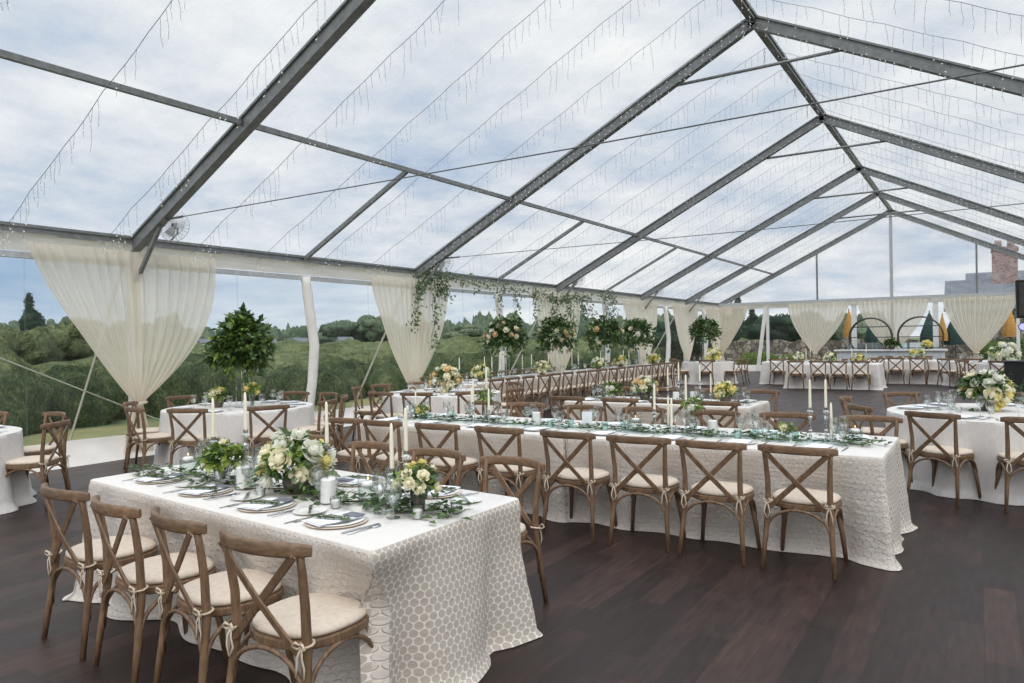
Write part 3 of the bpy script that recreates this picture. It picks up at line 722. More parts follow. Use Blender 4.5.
def taper(H):
    c = MB(); c.lathe([(.011, 0), (.0115, .02), (.0105, H*.6), (.008, H-.015), (.003, H)], 10); w_ = MB(); w_.tube([(0, 0, H), (.001, 0, H+.012)], .0012, 4)
    return [('candle_body', c.mesh('tb', 'ivory')), ('wick', w_.mesh('wk', 'wick'))]
TAPER = {h: ('taper_candle', 'candle', taper(h)) for h in (.25, .27)}
def holder(H):
    p = [(.002, .0), (.038, 0), (.04, .006), (.03, .014), (.012, .02), (.012, H*.3), (.018, H*.33), (.012, H*.36), (.012, H*.64), (.02, H*.72), (.012, H*.76), (.012, H-.05), (.026, H-.035), (.028, H-.03), (.016, H-.022), (.017, H), (.013, H), (.012, H-.02), (.002, H-.02)]
    return ('candle_holder', 'candle holder', L(p, 'crystal', 10, False))
HOLD = {h: holder(h) for h in (.08, .14, .22, .28, .34)}
def cyl(R_, H): return L([(.002, .003), (R_, .003), (R_, H), (R_-.003, H)], 'glass_clear', 22)
PILCYL = ('glass_cylinder', 'vase', cyl(.05, .17))
m = MB(); m.lathe([(.002, 0), (.041, 0), (.041, .122), (.034, .128), (.002, .126)], 18); w_ = MB(); w_.tube([(0, 0, .12), (0, 0, .134)], .0015, 4)
PILLAR = ('pillar_candle', 'candle', [('candle_body', m.mesh('pil', 'wax', True, 40)), ('wick', w_.mesh('wk', 'wick'))])
HURR = ('hurricane_vase', 'vase', [('cylinder', cyl(.056, .19)), ('water', L([(.002, .01), (.052, .01), (.052, .1), (.002, .1)], 'water', 18))])
m = MB(); m.lathe([(.002, -.02), (.025, -.016), (.036, 0), (.034, .014), (.026, .02), (.002, .02)], 18); w_ = MB(); w_.tube([(0, 0, .02), (0, 0, .03)], .0015, 4)
fl_ = MB(); fl_.ball((0, 0, .037), (.004, .004, .009), 8, 6)
FLOATC = ('floating_candle', 'candle', [('candle_body', m.mesh('flc', 'wax')), ('wick', w_.mesh('wk', 'wick'), [('flame', fl_.mesh('fl', 'flame'))])])
VOT = ('votive_cup', 'candle holder', [('cup', L([(.002, .002), (.026, .002), (.031, .06), (.029, .06), (.024, .006), (.002, .006)], 'glass', 16)), ('candle', L([(.002, .006), (.022, .006), (.024, .042), (.002, .044)], 'wax', 14))])
AQUA = ('votive_cup', 'candle holder', [('cup', L([(.002, .002), (.03, .002), (.034, .075), (.031, .075), (.028, .006), (.002, .006)], 'aqua_glass', 16)), ('candle', L([(.002, .006), (.022, .006), (.022, .04), (.002, .042)], 'wax', 14))])
m = MB(); m.box((0, 0, .085), (.1, .004, .15)); b_ = MB(); b_.box((0, 0, .006), (.06, .03, .012))
TCARD = ('table_card', 'card', [('card', m.mesh('tc', 'card', False)), ('stand', b_.mesh('st', 'silver', False))])

# flowers
def rose_mesh(seed, mat, r=1.):
    random.seed(seed); mb = MB(); mb.ball((0, 0, .15), (.45, .45, .5), 8, 5)
    for ring, (n, rad, open_, h) in enumerate(((3, .5, .15, .62), (5, .72, .45, .5), (6, .95, .8, .25))):
        for k in range(n):
            a = 2*PI*k/n+ring*.6+random.uniform(-.15, .15); ca, sa = cos(a), sin(a)
            def pf(u, v):
                w = (u-.5)*1.5*(1-.25*v); rr = rad*(.35+.75*v**(.7+.2*ring))*(1-.12*(2*u-1)**2); z = -.35+(h+.45)*v-open_*.35*v*v-.08*(2*u-1)**2
                return ((rr*cos(a+w*.8), rr*sin(a+w*.8), z))
            mb.grid(pf, 3, 3)
    mb.v = [(x*r, y*r, z*r) for x, y, z in mb.v]; return mb.mesh('rose', mat)
def peony_mesh(seed, mat):
    random.seed(seed); mb = MB(); mb.ball((0, 0, .1), (.5, .5, .45), 10, 6)
    for ring, (n, rad, h) in enumerate(((5, .42, .62), (7, .6, .58), (9, .8, .45), (10, .98, .22))):
        for k in range(n):
            a = 2*PI*k/n+ring*.5+random.uniform(-.2, .2); q_ = random.random()*9
            def pf(u, v):
                w = (u-.5)*1.1*(1-.15*v); rf = .1*noise.noise(Vector((u*4, v*3, q_)))*v*2; rr = rad*(.4+.68*v)*(1-.1*(2*u-1)**2)+rf; z = -.4+(h+.42)*v-.25*ring*.35*v*v-.1*(2*u-1)**2*v+rf
                return (rr*cos(a+w*.75), rr*sin(a+w*.75), z)
            mb.grid(pf, 4, 4)
    return mb.mesh('peony', mat)
BL = {c: [rose_mesh(k*7+i, 'petal_'+c) for i in range(2)] for k, c in enumerate(('white', 'cream', 'yellow', 'peach'))}
HY = [peony_mesh(5, 'petal_cream'), peony_mesh(6, 'petal_white')]
def clump(n, R_, seed, leafL, mats, zmin=-.5, ragged=.25, shell=.55, drip=0, wz=1, mrand=(1,)):
    random.seed(seed); mb = MB()
    for k in range(n):
        d = Vector((random.gauss(0, 1), random.gauss(0, 1), random.gauss(0, 1))).normalized()
        if d.z < zmin: d.z = -d.z
        rr = R_*(shell+(1-shell)*random.random()**.6)*(1+ragged*noise.noise(d*2.3+Vector((seed, 0, 0))))
        p = Vector((d.x*rr, d.y*rr, d.z*rr*wz))
        if drip and random.random() < drip: p.z -= random.random()*R_*.5
        g = (d*.7+Vector((random.gauss(0, .8), random.gauss(0, .8), random.gauss(-.25, .6)))).normalized()
        nr = (d*.6+Vector((random.gauss(0, .5), random.gauss(0, .5), .8))).normalized()
        l = leafL*random.uniform(.6, 1.3); mb.leaf(p, g, nr, l, l*random.uniform(.42, .6), random.choice(mrand)-1)
    return mb.mesh('foliage', mats)
def bouquet(name, loc, label, R_, blooms, nleaf, vase, leafmats=('leaf_mid', 'leaf_lime'), seed=1, bs=.05, group='floral arrangements', leafL=.07, hz=.0):
    random.seed(seed*13+1)
    e = link(name, None, None, loc); tag(e, label, 'flowers', group)
    if vase: link('vase', L(vase[0], vase[1], 20), e); zc = vase[0][-1][1] if False else max(z for r, z in vase[0])+R_*.25+hz
    else: zc = R_*.5
    fo = link('foliage', clump(nleaf, R_, seed, leafL, list(leafmats), -.35, .35, .5, .1, .8, (1, 1, 2)), e, (0, 0, zc))
    st = MB()
    for k in range(6): a = k*1.1; st.tube([(.01*cos(a), .01*sin(a), .03), (R_*.4*cos(a), R_*.4*sin(a), zc)], .003, 4)
    link('stems', st.mesh('stems', 'leaf_mid'), e)['kind'] = 'stuff'
    pos = []
    for kind, cnt in blooms:
        for k in range(cnt):
            for tr_ in range(30):
                d = Vector((random.gauss(0, 1), random.gauss(-.3, 1), random.gauss(.35, .7))).normalized()
                if d.z < -.3: continue
                if all((d-q).length > .62*(bs/.05)**.3*(.05/R_*2.2)**.0*.75 for q in pos): break
            pos.append(d); s_ = bs*random.uniform(.85, 1.15)*(1.35 if kind == 'hydrangea' else 1)
            me = random.choice(HY) if kind == 'hydrangea' else random.choice(BL[kind])
            o = link('peony' if kind == 'hydrangea' else 'rose', me, fo, d*R_*.95*Vector((1, 1, .8)).length/1.62, 0, s_)
            o.rotation_mode = 'QUATERNION'; o.rotation_quaternion = d.to_track_quat('Z', 'Y')
    return e
CUBE_V = [(.002, .0), (.055, 0), (.075, .06), (.07, .12), (.06, .125)]
def setting(x, y, ang, sl, group, detail=2, rnd=None):
    # x,y plate centre; ang heading of the diner; sl: text that names the seat
    a = math.radians(ang-90); ca, sa = cos(a), sin(a); Z = ZT
    def at(dx, dy): return x+dx*ca-dy*sa, y+dx*sa+dy*ca
    def put(T, dx, dy, dz, r, word, g):
        px, py = at(dx, dy); inst(T, (px, py, Z+dz), a+r, f'{word} at {sl}', g+' on the '+group)
    j = lambda s_: random.uniform(-s_, s_)
    if detail >= 2:
        put(CHARGER, 0, 0, 0, 0, 'pale charger plate', 'chargers')
    put(DPLATE, 0, 0, .005 if detail >= 2 else 0, 0, 'white dinner plate', 'plates')
    dz = .0165 if detail >= 2 else .011
    put(NAPKIN, j(.01), -.01, dz, j(.25), 'folded white napkin', 'napkins')
    if detail >= 2:
        put(SPRIG, -.01, -.03, dz+.008, -1.15+j(.25), 'green leaf sprig', 'sprigs')
        put(PCARD, .035, .08, dz+.012, .25+j(.2), 'slate-grey place card', 'place cards')
        put(FORK, -.168, -.03, 0, j(.04), 'inner silver fork', 'cutlery'); put(FORK, -.187, -.07, 0, j(.04), 'outer silver fork', 'cutlery')
        put(SPOON, .225, -.02, 0, j(.05), 'silver spoon', 'cutlery')
        put(BPLATE, -.28, .05, 0, 0, 'white bread plate', 'bread plates'); put(BKNIFE, -.275, .05, .014, .9, 'silver butter knife', 'cutlery')
    if detail >= 1:
        put(KNIFE, .19, -.01, 0, j(.05), 'silver dinner knife', 'cutlery')
        if detail == 1: put(FORK, -.18, -.01, 0, j(.05), 'silver fork', 'cutlery')
    put(GOB if detail >= 1 else FARG, .15+j(.02), .2+j(.02), 0, 0, 'filled water goblet' if detail >= 1 else 'stemmed glass', 'glasses')
    if detail >= 1: put(WINE, .06+j(.02), .26+j(.03), 0, 0, 'empty wine glass', 'glasses')

def candle_pair(x, y, h, H, label, grp, z=ZT):
    inst(HOLD[H], (x, y, z), 0, 'crystal holder under '+label, 'crystal holders '+grp); inst(TAPER[h], (x, y, z+H-.018), 0, label, 'taper candles '+grp)
def pillar_in(x, y, label, grp):
    inst(PILCYL, (x, y, ZT), 0, 'glass cylinder around the '+label, 'glass cylinders '+grp); inst(PILLAR, (x, y, ZT+.009), 0, label, 'pillar candles '+grp)
def hurr_in(x, y, label, grp):
    inst(HURR, (x, y, ZT), 0, 'water-filled glass vase holding the '+label, 'hurricane vases '+grp); inst(FLOATC, (x, y, ZT+.1), 0, label, 'floating candles '+grp)
def greens(pts, n, label, seed, mats=('leaf_dark', 'leaf_mid'), z=ZT, spread=.06, leafL=.06, lift=.04):
    random.seed(seed); mb = MB(); P = [Vector((p[0], p[1], z+.012)) for p in pts]; mb.tube(P, .005, 5, 2)
    for k in range(n):
        t = random.random()*(len(P)-1); i = min(int(t), len(P)-2); p = P[i].lerp(P[i+1], t-i)
        p = p+Vector((random.gauss(0, spread), random.gauss(0, spread), random.random()*lift)); a = random.random()*2*PI
        mb.leaf(p, (cos(a), sin(a), random.uniform(-.1, .5)), (random.gauss(0, .3), random.gauss(0, .3), 1), leafL*random.uniform(.7, 1.3), leafL*.55, random.choice((0, 0, 1)))
    return tag(link('leaf_garland', mb.mesh('garland', [mats[0], mats[1], 'twig'])), label, 'garland', 'table greenery')

#CONTENT
# ================================================================== TABLES, CHAIRS, SETTINGS
random.seed(11)
jt = lambda s_: random.uniform(-s_, s_)
N1, N2, N3 = 'honeycomb-cloth table', 'aqua-runner table', 'peach-bouquet table'
N4, N5, N6, N7 = 'yellow-bouquet round table', 'leafy-tree round table', 'rose-bouquet round table', 'wall-skirt round table'
N8 = 'long-garland table'
CG = 'cross-back wooden dining chairs'
def seats(xs, yr, head, nm, side, yp, detail, chl='wooden cross-back chair', rev=False, chairs=True):
    n = len(xs)
    for k, x in enumerate(xs):
        o_ = ordw(n-1-k if rev else k); sl = f'{o_} place from the window end, {side} side of the {nm}'
        if chairs: chair(x, yr+jt(.03), head+jt(3), f'{chl}, {sl}', CG)
        if detail is not None: setting(x+jt(.02), yp, head, sl, nm, detail)
# --- honeycomb-cloth table (front)
f1 = [-4.21, -3.6, -3.05, -2.38]; b1 = [-4.57, -3.84, -3.18, -2.52]
C1, A1 = Vector((-3.48, 2.89)), math.radians(-5.2)
def to1(x, y): d = Vector((x, y))-C1; return d.x*cos(-A1)-d.y*sin(-A1), d.x*sin(-A1)+d.y*cos(-A1)
F1 = [(-4.21, 1.93), (-3.6, 1.88), (-3.06, 1.87), (-2.4, 1.82)]; B1 = [(-4.57, 4.07), (-3.84, 3.99), (-3.18, 3.94), (-2.52, 3.89)]
rect_table(-1.4, 1.4, -.575, .575, N1, cloth_rect(-1.4, 1.4, -.575, .575, (.8, 1., 1., .8), [(to1(x, 0)[0], -.575, .15) for x, y in F1]+[(to1(x, 0)[0], .575, .06) for x, y in B1], 1, shear=.085),
           'white honeycomb-embroidered tablecloth pooling on the floor in front of the aisle', C1, A1)
for k, (x, y) in enumerate(F1): chair(x, y, (87, 82, 80, 92)[k], f'wooden cross-back chair, {ordw(k)} place from the window end, near side of the {N1}', CG)
for k, (x, y) in enumerate(B1): chair(x, y, 265+jt(3), f'wooden cross-back chair, {ordw(k)} place from the window end, far side of the {N1}', CG)
for k, (x, y) in enumerate([(-4.45, 2.66), (-3.84, 2.57), (-3.2, 2.5), (-2.62, 2.45)]): setting(x, y, 85, f'{ordw(k)} place from the window end, near side of the {N1}', N1, 2)
for k, (x, y) in enumerate([(-4.5, 3.34), (-3.87, 3.28), (-3.24, 3.22), (-2.61, 3.19)]): setting(x, y, 265, f'{ordw(k)} place from the window end, far side of the {N1}', N1, 2)
# centre pieces of the front table
hurr_in(-4.48, 2.87, 'floating candle at the window end of the '+N1, 'in vases'); hurr_in(-2.78, 2.83, 'floating candle near the aisle end of the '+N1, 'in vases')
bouquet('greenery_arrangement', (-3.98, 2.78, ZT), 'leafy lime-green posy in a glass vase near the window end', .12, [('cream', 2)], 420, ([(.002, .003), (.045, .003), (.05, .12)], 'glass'), ('leaf_lime', 'leaf_mid'), 3, .03, leafL=.06)
bouquet('flower_arrangement', (-3.35, 2.82, ZT), 'white and yellow bouquet in a dark bowl mid honeycomb-cloth table', .19, [('hydrangea', 4), ('cream', 6), ('yellow', 5), ('white', 4)], 520, (CUBE_V, 'vase_dark'), ('leaf_mid', 'leaf_lime'), 5, .058)
bouquet('flower_arrangement', (-2.43, 2.83, ZT), 'small cream lisianthus posy at the aisle end of the honeycomb-cloth table', .115, [('cream', 9), ('yellow', 3)], 240, ([(.002, .003), (.035, .003), (.04, .1), (.035, .105)], 'vase_dark'), ('leaf_mid', 'leaf_lime'), 8, .036, leafL=.05)
for x, y, h, H, w_ in ((-4.14, 2.83, .27, .28, 'beside the leafy posy'), (-3.84, 2.85, .25, .34, 'between the posy and the white bouquet'), (-3.17, 2.9, .27, .28, 'just past the white bouquet'), (-2.55, 2.77, .25, .22, 'near the cream posy, front of two'), (-2.62, 2.96, .25, .28, 'near the cream posy, rear of two')):
    candle_pair(x, y, h, H, f'ivory taper on the {N1} {w_}', 'on the front table')
pillar_in(-3.72, 2.74, 'white pillar candle before the bouquet, '+N1, 'on the front table'); pillar_in(-2.97, 2.72, 'white pillar candle past the bouquet, '+N1, 'on the front table')
for x, y, w_ in ((-3.46, 2.66, 'beside the dark bowl'), (-2.85, 2.66, 'between the pillar and the vase'), (-2.32, 2.7, 'under the cream posy'), (-4.2, 2.95, 'behind the leafy posy'), (-2.22, 2.88, 'at the aisle end')):
    inst(VOT, (x, y, ZT), 0, f'white votive in clear glass {w_}, {N1}', 'votives on the front table')
for k, (a, b, w_) in enumerate(((-4.85, -4.1, 'window end'), (-4.0, -3.1, 'around the dark bowl'), (-3.15, -2.55, 'between the pillar and the vase'), (-2.62, -2.18, 'trailing under the cream posy'))):
    greens([(a, 2.82), (a+(b-a)*.35, 2.72), (a+(b-a)*.7, 2.88), (b, 2.76)], 120, f'loose green leaf garland on the {N1}, {w_}', 30+k, spread=.07)
# --- aqua-runner table
f2 = [-5.49, -4.93, -4.25, -3.58, -2.88, -2.24, -1.67, -1.07]; b2 = [-5.25, -4.61, -3.81, -3.09, -2.3, -1.6, -.86]
rect_table(-5.75, -3.16, 5.68, 6.88, N2+', window half', cloth_rect(-5.75, -3.16, 5.68, 6.88, (.9, .25, .2, .9), [(x, 5.68, .1) for x in f2[:4]], 2), 'white embroidered tablecloth, window half of the '+N2)
rect_table(-3.14, -.58, 5.68, 6.88, N2+', aisle half', cloth_rect(-3.14, -.58, 5.68, 6.88, (.25, .75, .8, .2), [(x, 5.68, .1) for x in f2[4:]], 3), 'white embroidered tablecloth, aisle half of the '+N2)
seats(f2, 5.21, 90, N2, 'near', 5.94, 1); seats(b2, 7.42, 270, N2, 'far', 6.62, 1)
def runner(u, v): x = -5.6+4.75*u; return (x, 6.27+(v-.5)*.34+.05*noise.noise(Vector((x*2, 0, 0)))+.04*noise.noise(Vector((x*5, v*2, 2))), ZT+.004+.014*abs(noise.noise(Vector((x*9, v*6, 1)))))
mb = MB(); mb.grid(runner, 140, 8); tag(link('table_runner', mb.mesh('runner', 'gauze')), 'pale aqua gauze runner along the '+N2, 'table runner')
tp = [(-5.42, 6.3, .25, .08), (-4.67, 6.36, .25, .14), (-4.53, 6.2, .27, .22), (-4.47, 6.36, .27, .34), (-4.33, 6.2, .25, .14), (-2.49, 6.2, .25, .22), (-2.42, 6.36, .27, .08), (-2.31, 6.15, .27, .08), (-2.25, 6.36, .27, .28), (-1.17, 6.27, .25, .28), (-1.06, 6.33, .25, .28), (-1.0, 6.2, .27, .08)]
for k, (x, y, h, H) in enumerate(tp): candle_pair(x, y, h, H, f'{ordw(k)} ivory taper from the window end of the {N2}', 'on the '+N2)
for k, x in enumerate((-5.5, -3.79, -1.98)): pillar_in(x, 6.27, f'{ordw(k)} white pillar candle from the window end, {N2}', 'on the '+N2)
hurr_in(-.84, 6.3, 'lit floating candle at the aisle end, '+N2, 'in vases'); hurr_in(-2.72, 6.3, 'lit floating candle mid '+N2, 'in vases')
inst(TCARD, (-3.23, 6.3, ZT), .3, 'upright pale table-number card mid '+N2, 'table cards')
for k, x in enumerate((-5.15, -4.9, -3.6, -3.42, -3.0, -2.85, -1.75, -1.62, -1.45, -1.3)): inst(AQUA, (x, 6.22+.1*(k % 2), ZT), 0, f'{ordw(k)} aqua glass votive from the window end of the {N2}', 'aqua votives')
bouquet('bud_vase', (-4.42, 6.28, ZT), 'airy green sprig vase among tapers, window half of the '+N2, .1, [('white', 1)], 130, ([(.002, .003), (.03, .003), (.034, .1), (.018, .16)], 'glass'), ('leaf_lime', 'leaf_mid'), 12, .03, hz=.08, leafL=.05)
bouquet('bud_vase', (-2.15, 6.26, ZT), 'airy green sprig vase beside four tapers, aisle half of the '+N2, .085, [('white', 1)], 110, ([(.002, .003), (.03, .003), (.034, .1), (.018, .16)], 'glass'), ('leaf_lime', 'leaf_mid'), 13, .03, hz=.08, leafL=.05)
bouquet('bud_vase', (-5.33, 6.3, ZT), 'yellow-green posy at the window end of the '+N2, .08, [('yellow', 3)], 90, ([(.002, .003), (.03, .003), (.034, .06)], 'glass'), ('leaf_lime', 'leaf_mid'), 14, .035, leafL=.05)
bouquet('bud_vase', (-1.38, 6.38, ZT), 'small lime-green posy near the aisle end of the '+N2, .06, [('cream', 2)], 90, ([(.002, .003), (.03, .003), (.034, .06)], 'glass'), ('leaf_lime', 'leaf_mid'), 15, .03, leafL=.045)
xs = [-5.6, -4.8, -3.9, -3.1, -2.5, -1.9, -1.3, -.7]
for k in range(7): greens([(xs[k], 6.2), (xs[k]+.25, 6.32), (xs[k]+.5, 6.18), (xs[k+1]-.05, 6.26)], 95, f'{ordw(k)} run of green leaf garland from the window end, {N2}', 50+k, spread=.075)
# --- peach-bouquet table
f3 = [-5.25, -4.66, -3.9, -3.24, -2.62]; b3 = [-4.64, -4.0, -3.35, -2.61]
rect_table(-4.95, -2.38, 8.94, 10.0, N3, cloth_rect(-4.95, -2.38, 8.94, 10.0, (.8, .9, .9, .8), [(x, 8.94, .06) for x in f3], 4), 'white tablecloth of the '+N3)
seats(f3[1:], 8.5, 90, N3, 'near', 9.18, 1); seats(b3, 10.48, 270, N3, 'far', 9.76, 1)
bouquet('flower_arrangement', (-3.94, 9.46, ZT), 'peach and white bouquet on the table behind the '+N2, .17, [('peach', 8), ('white', 6), ('cream', 4)], 260, (CUBE_V, 'vase_dark'), ('leaf_mid', 'leaf_dark'), 21, .055)
bouquet('flower_arrangement', (-2.8, 9.42, ZT), 'yellow bouquet at the aisle end of the '+N3, .12, [('yellow', 9), ('cream', 6)], 200, (CUBE_V, 'vase_dark'), ('leaf_lime', 'leaf_mid'), 22, .055)
bouquet('flower_arrangement', (-4.44, 9.46, ZT), 'small leafy posy at the window end of the '+N3, .13, [('white', 4)], 220, ([(.002, .003), (.045, .003), (.05, .1)], 'glass'), ('leaf_mid', 'leaf_lime'), 23, .035)
for k, (x, y, h, H) in enumerate(((-3.6, 9.46, .27, .22), (-3.46, 9.5, .27, .28), (-3.15, 9.46, .25, .28), (-2.99, 9.42, .27, .14))): candle_pair(x, y, h, H, f'{ordw(k)} ivory taper from the window end of the {N3}', 'on the '+N3)
pillar_in(-3.45, 9.36, 'white pillar candle under the tapers, '+N3, 'on the '+N3); pillar_in(-3.26, 9.5, 'white pillar candle mid '+N3, 'on the '+N3)
greens([(-4.8, 9.46), (-4.0, 9.52), (-3.2, 9.42), (-2.5, 9.48)], 160, 'green leaf garland along the '+N3, 61, spread=.08)
# --- round tables
LMK = {N4: 'taper end', N5: 'tent-frame', N6: 'vine', N7: 'skirt'}
def round_set(cx, cy, r, nm, clabel, angs, seed, detail, rr=1.45, folds=15, snames=None, chl='wooden cross-back chair', pr=None):
    round_table(cx, cy, r, nm, clabel, folds, seed)
    for k, a in enumerate(angs):
        t = math.radians(a); sl = f'{ordw(k)} place anticlockwise from the window, {nm}'
        chair(cx+rr*cos(t), cy+rr*sin(t), a+180+jt(4), f'{chl}, {sl}', CG)
        if detail is not None: setting(cx+(pr or r-.24)*cos(t), cy+(pr or r-.24)*sin(t), a+180, sl, nm, detail)
def A(cx, cy, pts): return sorted((math.degrees(math.atan2(y-cy, x-cx))+180) % 360 for x, y in pts)
def angs(cx, cy, pts): return [a-180 for a in A(cx, cy, pts)]
random.seed(21)
round_set(.2, 9.5, 1.12, N4, 'white floor-length cloth of the '+N4, angs(.2, 9.5, [(-.36, 8.14), (.42, 7.9), (-1.35, 9.62), (-1.07, 8.63), (-1.0, 10.8), (.3, 11.1)]), 1, 1, 1.6)
for k, a in enumerate((20, 320, 60, 160)):
    t = math.radians(a); setting(.25+.82*cos(t), 9.5+.82*sin(t), a+180, f'{ordw(k)} chairless place of the {N4}', N4, 1)
bouquet('flower_arrangement', (.06, 9.62, ZT), 'large white and yellow rose bouquet in a dark bowl on the aisle round table', .24, [('white', 8), ('cream', 12), ('yellow', 10), ('hydrangea', 1)], 420, (CUBE_V, 'vase_dark'), ('leaf_mid', 'leaf_dark'), 31, .068, leafL=.1, hz=.02)
for k, (x, y) in enumerate(((-.2, 9.3), (.1, 9.25), (.45, 9.45))): inst(VOT, (x, y, ZT), 0, f'{ordw(k)} white votive from the window side, {N4}', 'votives on the '+N4)
round_set(-8.75, 6.4, 1.0, N5, 'white floor-length cloth of the '+N5, angs(-8.75, 6.4, [(-8.94, 4.98), (-9.73, 5.45), (-8.03, 5.09), (-10.11, 6.41), (-7.42, 5.85), (-9.2, 7.8), (-8.45, 7.83), (-7.4, 6.8), (-7.75, 7.5)]), 2, 0, 1.44)
round_set(-7.75, 9.7, 1.0, N6, 'white floor-length cloth of the '+N6, angs(-7.75, 9.7, [(-8.95, 8.98), (-7.8, 8.14), (-9.25, 9.75), (-7.15, 8.3), (-6.45, 8.84), (-9.03, 10.63), (-7.14, 11.05), (-6.25, 9.75)]), 3, 0, 1.5)
round_set(-9.1, 2.72, 1.0, N7, 'white floor-length cloth of the '+N7, angs(-9.1, 2.72, [(-9.12, 4.2), (-8.0, 3.7), (-10.05, 3.83)]), 4, 1, 1.46)
bouquet('flower_arrangement', (-7.7, 9.75, ZT), 'peach and white rose bouquet in front of the vine curtain', .26, [('peach', 10), ('cream', 10), ('white', 8)], 330, (CUBE_V, 'vase_dark'), ('leaf_mid', 'leaf_dark'), 32, .075, leafL=.09)
bouquet('flower_arrangement', (-8.95, 6.2, ZT), 'low cream posy under the tall leafy tree centrepiece', .12, [('cream', 6), ('yellow', 4)], 140, (CUBE_V, 'vase_dark'), ('leaf_lime', 'leaf_mid'), 33, .045)
bouquet('flower_arrangement', (-8.4, 6.35, ZT), 'yellow hanging posy beside the tall leafy tree centrepiece', .09, [('yellow', 6)], 100, ([(.002, .003), (.03, .003), (.02, .1), (.03, .22)], 'glass'), ('leaf_lime', 'leaf_mid'), 34, .045)
# tall centrepieces
def stand(H, r=.09):
    m = MB()
    for k in range(4): a = PI/4+k*PI/2; m.tube([(r*cos(a), r*sin(a), .01), (r*.9*cos(a), r*.9*sin(a), H)], .011, 8)
    m.lathe([(.002, 0), (r*1.25, 0), (r*1.25, .012), (.002, .012)], 20); m.lathe([(.002, H-.012), (r*1.3, H-.012), (r*1.3, H), (.002, H)], 20); return m.mesh('stand', 'crystal', False)
def tall(loc, label, Rf, zc, nleaf, blooms, seed, mats=('leaf_dark', 'leaf_mid'), leafL=.1, wz=.8, bs=.07, drip=.25, rag=.35, zmin=-.55):
    e = link('tall_centrepiece', None, None, loc); tag(e, label, 'flowers', 'tall centrepieces')
    link('stand', stand(zc-Rf*.45-loc[2]), e)
    fo = link('foliage', clump(nleaf, Rf, seed, leafL, list(mats), zmin, rag, .5, drip, wz, (1, 1, 2, 2) if len(mats) < 3 else (1, 1, 2, 2, 3)), e, (0, 0, zc-loc[2]))
    random.seed(seed)
    for kind, cnt in blooms:
        for k in range(cnt):
            d = Vector((random.gauss(0, 1), random.gauss(-.2, 1), random.gauss(.1, .6))).normalized()
            o = link('rose', random.choice(BL[kind]), fo, Vector((d.x, d.y, d.z*wz))*Rf*.95, 0, bs*random.uniform(.8, 1.15)); o.rotation_mode = 'QUATERNION'; o.rotation_quaternion = d.to_track_quat('Z', 'Y')
    for k in range(5):   # crystal drops hanging under the leaves
        a = 2*PI*k/5+seed; m = MB(); x, y = Rf*.55*cos(a), Rf*.55*sin(a); zt = zc-loc[2]-Rf*.35
        m.tube([(x, y, zt), (x, y, zt-.22)], .002, 4); m.ball((x, y, zt-.25), (.022, .022, .03), 8, 5); link('crystal_drop', m.mesh('drop', 'crystal'), e)
tall((-8.67, 6.4, ZT), 'tall round mass of green leaves on a clear stand in front of the first curtain', .36, 1.66, 2000, [], 41, ('leaf_dark', 'leaf_mid', 'leaf_lime'), leafL=.12, wz=1.1, drip=.35, rag=.65, zmin=-.85)
random.seed(5)
tall((-9.15, 13.8, ZT), 'tall leafy centrepiece with white roses, first along the long garland table', .48, 1.72, 1300, [('white', 14), ('cream', 10), ('peach', 4)], 42, leafL=.13, wz=.9)
tall((-9.15, 16.2, ZT), 'tall leafy centrepiece with peach roses under the vines, second along the long garland table', .5, 1.72, 1300, [('peach', 12), ('cream', 12), ('white', 6)], 43, leafL=.13, wz=.95)
tall((-9.15, 19.05, ZT), 'tall leafy centrepiece with one big white bloom, third along the long garland table', .55, 1.75, 1300, [('cream', 8), ('peach', 7), ('white', 4)], 44, leafL=.14, wz=.9, bs=.09)
tall((-9.15, 21.4, ZT), 'tall leafy centrepiece with many small roses, fourth along the long garland table', .56, 1.74, 1300, [('cream', 14), ('white', 8)], 45, leafL=.14, wz=.9, bs=.085)
tall((-8.25, 25.4, ZT), 'tall dark topiary of leaves on the far round table by the corner curtain', .5, 1.88, 1000, [], 46, leafL=.15, wz=.8)
# --- long garland table along the curtain wall
ys = [11.5, 14.42, 17.35, 20.28, 23.2]
for k in range(4):
    dn = [(-8.58, 12.0+.6*i, .05) for i in range(19) if ys[k] < 12+.6*i < ys[k+1]]
    rect_table(-9.78, -8.58, ys[k]+.01, ys[k+1]-.01, f'{N8}, {ordw(k)} section', cloth_rect(-9.78, -8.58, ys[k]+.01, ys[k+1]-.01, (.7 if k == 0 else .15, .7 if k == 0 else .15, .7 if k == 3 else .15, .7 if k == 3 else .15), dn, 10+k), f'white cloth on the {ordw(k)} section of the {N8}')
random.seed(31)
for k in range(18):
    y = 12.0+.6*k; sl = f'{ordw(k)} place from the near end, aisle side of the {N8}'
    chair(-8.12+jt(.03), y, 180+jt(3), f'wooden cross-back chair, {sl}', CG); setting(-8.84, y, 180, sl, N8, 0)
    y = 12.25+.6*k; sl = f'{ordw(k)} place from the near end, window side of the {N8}'
    if not 17.9 < y < 19.6: chair(-10.2, y, 0+jt(3), f'wooden cross-back chair, {sl}', CG)
    setting(-9.52, y, 0, sl, N8, 0)
for k, (y, kind) in enumerate(((12.6, 'yellow'), (15.2, 'cream'), (18.3, 'white'), (19.8, 'yellow'), (22.4, 'yellow'))):
    bouquet('flower_arrangement', (-9.0, y, ZT), f'{ordw(k)} low {kind} posy from the near end of the {N8}', .18, [(kind, 6), ('cream', 6), ('white', 3)], 170, (CUBE_V, 'vase_dark'), ('leaf_lime', 'leaf_mid'), 70+k, .07, leafL=.1)
